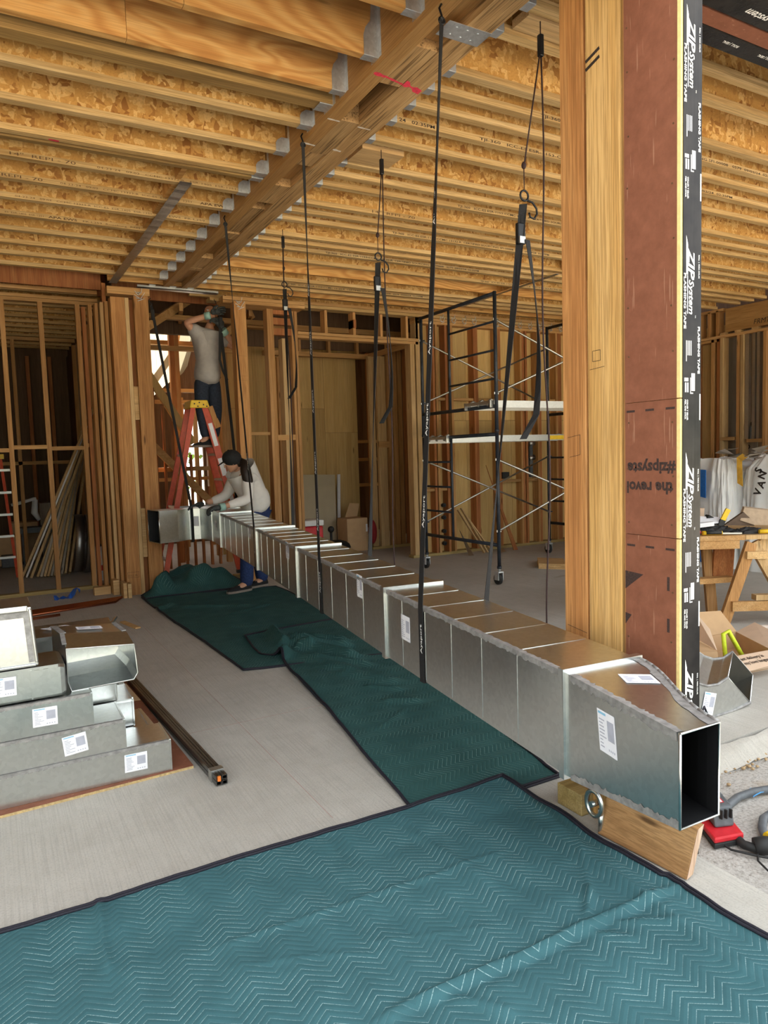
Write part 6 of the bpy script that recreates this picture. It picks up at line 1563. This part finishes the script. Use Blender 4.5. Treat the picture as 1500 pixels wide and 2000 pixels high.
for c_, y, z, a in (('S', 5.06, 1.20, 1.0), ('N', 5.02, 1.13, .8), ('A', 5.03, 1.03, .5), ('V', 5.07, .94, .4)):
    xd = Vector((0, -math.sin(a) * -.0 - .35, .93)).normalized(); text('sack_lettering', c_, .12, (7.735, y - .05, z - .05), xd, (0, .93, .35), M['black_print'], s2_, bold=.004)
random.seed(31)
b = B()
for k in range(40):
    c = Vector((8.1 + random.uniform(-.45, .5), 5.0 + random.uniform(-.9, .7), 1.36 + random.uniform(-.05, .06))); q = [c + Vector((random.uniform(-.15, .15), random.uniform(-.15, .15), random.uniform(-.05, .07))) for _ in range(4)]
    b.face(q[:3]); b.face([q[0], q[2], q[3]])
tag(obj('crumpled_paper_heap', b, plain('grey_tan_wrapping', (.42, .37, .31), .8, 0, .3, 5), None, None, 'stuff'), 'heap of torn grey paper on top of the white sacks', 'paper')
# spray can on the ledge of the right wall
sp_ = thing('spray_can', 'dark spray can standing on the ledge of the far right wall', 'can', (9.76, 6.43, 1.57))
b = B(); b.lathe([(.035, 0), (.036, .01), (.036, .17), (.025, .19)], (9.765, 6.46, 1.571), 'Z', 14); obj('can_body', b, M['greyplastic'], sp_)
b = B(); b.lathe([(.028, 0), (.028, .04), (.02, .05)], (9.765, 6.46, 1.762), 'Z', 12); obj('cap', b, M['rubber'], sp_)
text('wall_lettering', 'VO', .1, (XW + .39, 6.85, 1.42), (0, -1, 0), (0, 0, 1), M['black_print'], wall_right, bold=.003)
b = B(); b.box(XW + .49, XW + .495, 6.1, 6.32, 2.28, 2.38); obj('blue_stamp', b, plain('navy_stamp', (.03, .04, .15)), wall_right)

# ------------------------------------------------------------------ store room on the left
random.seed(17)
bots = [(.33, 10.75), (.37, 10.62), (.42, 10.50), (.50, 10.55), (.54, 10.50), (.58, 10.48), (.62, 10.46), (.66, 10.45), (.70, 10.45), (.74, 10.46), (.79, 10.5), (.84, 10.55), (.90, 10.6), (.62, 10.7), (.72, 10.72)]
for k, (x, y) in enumerate(bots):
    tx = 1.22 + .10 * (k % 5) / 5 ; tz = 2.30 - .07 * (k % 4) - (.6 if k > 11 else 0); m = 'white' if k == 1 else ('stud_pale', 'ply_grey', 'stud_pale')[k % 3]
    b = B(); b.bar((x, y, .015), (1.335 - .012 * (k % 3), 10.40 + .10 * k, tz), .03 if k != 1 else .02, .09, (0, 1, 0))
    tag(obj('leaning_plank', b, M[m]), ('broad plank, first on the left of the leaning row' if k == 0 else 'white edged trim strip in the leaning row' if k == 1 else ('third', 'fourth', 'fifth', 'sixth', 'seventh', 'eighth', 'ninth', 'tenth', 'eleventh', 'twelfth', 'thirteenth', 'fourteenth', 'last')[k - 2] + ' board in the row leaning on the store room wall'), 'plank', 'boards leaning in the store room')
# two galvanised rings standing on edge
for k, (x, y, r_) in enumerate(((1.04, 10.75, .40), (1.17, 10.60, .40))):
    b = B()
    b.grid(lambda u, v, x=x, y=y, r_=r_: (x + .11 * (v - .5) + .03 * math.sin(2 * PI * u), y + r_ * math.cos(2 * PI * u), .405 + r_ * math.sin(2 * PI * u)), 48, 2)
    o = obj('duct_collar', b, M['steel']); o.modifiers.new('s', 'SOLIDIFY').thickness = .004
    tag(o, ('left' if k == 0 else 'right') + ' of two big galvanised rings standing on edge in the store room', 'duct')
wbx = thing('white_carton', 'tall narrow white carton with a small red label by the partition', 'box', (1.21, 9.75, 0))
b = B(); b.box(1.145, 1.265, 9.69, 9.82, 0, .44); obj('body', b, M['paper'], wbx)
b = B(); b.box(1.185, 1.23, 9.687, 9.6895, .13, .20); obj('red_label', b, M['red'], wbx)
b = B(); b.ball((1.205, 9.755, .45), .05, (1, .9, .35), 10, 6); tag(obj('black_cap_roll', b, M['rubber']), 'black roll lying on the white carton', 'roll')
# ladder at the left edge
la = thing('step_ladder', 'ladder with aluminium rungs and red rails at the left edge behind the studs', 'ladder', (.1, 10.4, 0))
for s_ in (-1, 1):
    b = B(); b.bar((.03 + s_ * .24, 10.75, .015), (-.03 + s_ * .19, 10.35, 1.62), .035, .07, (0, 1, 0)); obj('rail', b, M['red_frp'], la)
for k in range(5):
    z = .28 + .29 * k; b = B(); b.box(-.22, .26, 10.63 - .07 * k, 10.71 - .07 * k, z, z + .03); obj('step', b, M['alu'], la)
b = B(); b.box(-.26, .20, 10.27, 10.45, 1.60, 1.66); obj('top_cap', b, M['yellow'], la)
# miter saw and clutter, dim in the store room
ms = thing('miter_saw', 'miter saw on a stand, dim between the studs of the store room', 'saw', (.55, 12.2, 0))
b = B(); b.bar((.30, 12.1, .92), (.62, 12.2, 1.0), .10, .04); b.tube([(.62, 12.2, .98), (.60, 12.2, .78), (.66, 12.2, .66)], [.04, .05, .03], 8); obj('saw_arm', b, M['white'], ms)
b = B(); b.box(.35, .95, 12.05, 12.4, .48, .56); b.box(.4, .45, 12.1, 12.15, 0, .48); b.box(.85, .9, 12.1, 12.15, 0, .48); b.box(.4, .45, 12.3, 12.35, 0, .48); b.box(.85, .9, 12.3, 12.35, 0, .48); obj('stand', b, M['greyplastic'], ms)
for k, (x, y, sx, sy, sz, m) in enumerate(((.1, 12.3, .25, .2, .45, 'card'), (.45, 12.7, .2, .2, .62, 'card'), (.9, 12.9, .2, .2, .9, 'ply_grey'), (-.3, 12.4, .25, .2, .35, 'card'), (.2, 12.0, .1, .1, .18, 'greyplastic'))):
    cb = tag(bevel(obj('storage_box', B().box(x - sx, x + sx, y - sy, y + sy, 0, sz), M[m]), .01), ('brown box left of the saw in the store room', 'tall brown box behind the saw', 'grey cabinet at the back right of the store room', 'brown box at the far left of the store room', 'small dark case on the store room floor')[k], 'box')
# things in the plywood lined room behind the opening
dw = thing('drywall_sheet', 'drywall sheet leaning at a slant against the plywood lining', 'panel', (4.7, 10.6, 0))
b = B(); b.prism([(3.98, 10.50, .012), (4.90, 10.42, .012), (5.10, 10.84, 1.20), (4.0, 10.86, 1.24)], (0, .014, 0)); obj('face', b, M['drywall'], dw)
b = B(); b.prism([(4.95, 10.50, .012), (5.0, 10.50, .012), (5.22, 10.88, 1.20), (5.17, 10.88, 1.20)], (0, .03, 0)); tag(obj('drywall_edge', b, M['paper']), 'second drywall sheet on edge just right of the slanted one', 'panel')
cbx = thing('cardboard_box', 'cardboard box with open flaps in the plywood lined room', 'box', (5.15, 10.2, 0))
b = B(); b.box(4.86, 5.22, 9.95, 10.30, 0, .52); obj('body', b, M['card'], cbx)
b = B(); b.prism([(5.0, 10.30, .52), (5.22, 10.30, .52), (5.30, 10.36, .72), (5.12, 10.36, .74)], (0, .004, 0)); obj('flap', b, M['card'], cbx)
b = B(); b.box(5.19, 5.221, 9.948, 9.95, .30, .42); obj('shipping_label', b, M['paper'], cbx)
co = thing('cool_box', 'red cool box with a white lid behind the duct', 'cooler', (4.08, 9.6, 0))
b = B(); b.box(3.93, 4.23, 9.45, 9.75, 0, .50); bevel(obj('body', b, M['red'], co), .02)
b = B(); b.box(3.92, 4.24, 9.44, 9.76, .505, .59); bevel(obj('lid', b, M['white'], co), .015)
b = B(); b.ball((5.24, 9.82, .30), .16, (.38, .6, 1.2), 12, 8); tag(obj('red_bag', b, plain('dark_red_cloth', (.22, .012, .015), .8)), 'red bag by the stud stub at the room corner', 'bag')
b = B(); b.ball((4.55, 9.75, .12), .2, (1.3, .8, .6), 12, 8); tag(obj('black_bag', b, M['black']), 'low black bag on the floor in front of the drywall', 'bag')
b = B(); b.tube([(4.42, 9.6, .0), (4.42, 9.6, .40)], .02, 8); b.ball((4.42, 9.6, .42), .05, (1, 1, 1), 10, 8); tag(obj('tool_bit', b, M['rubber']), 'black upright tool handle between cooler and black bag', 'tool')
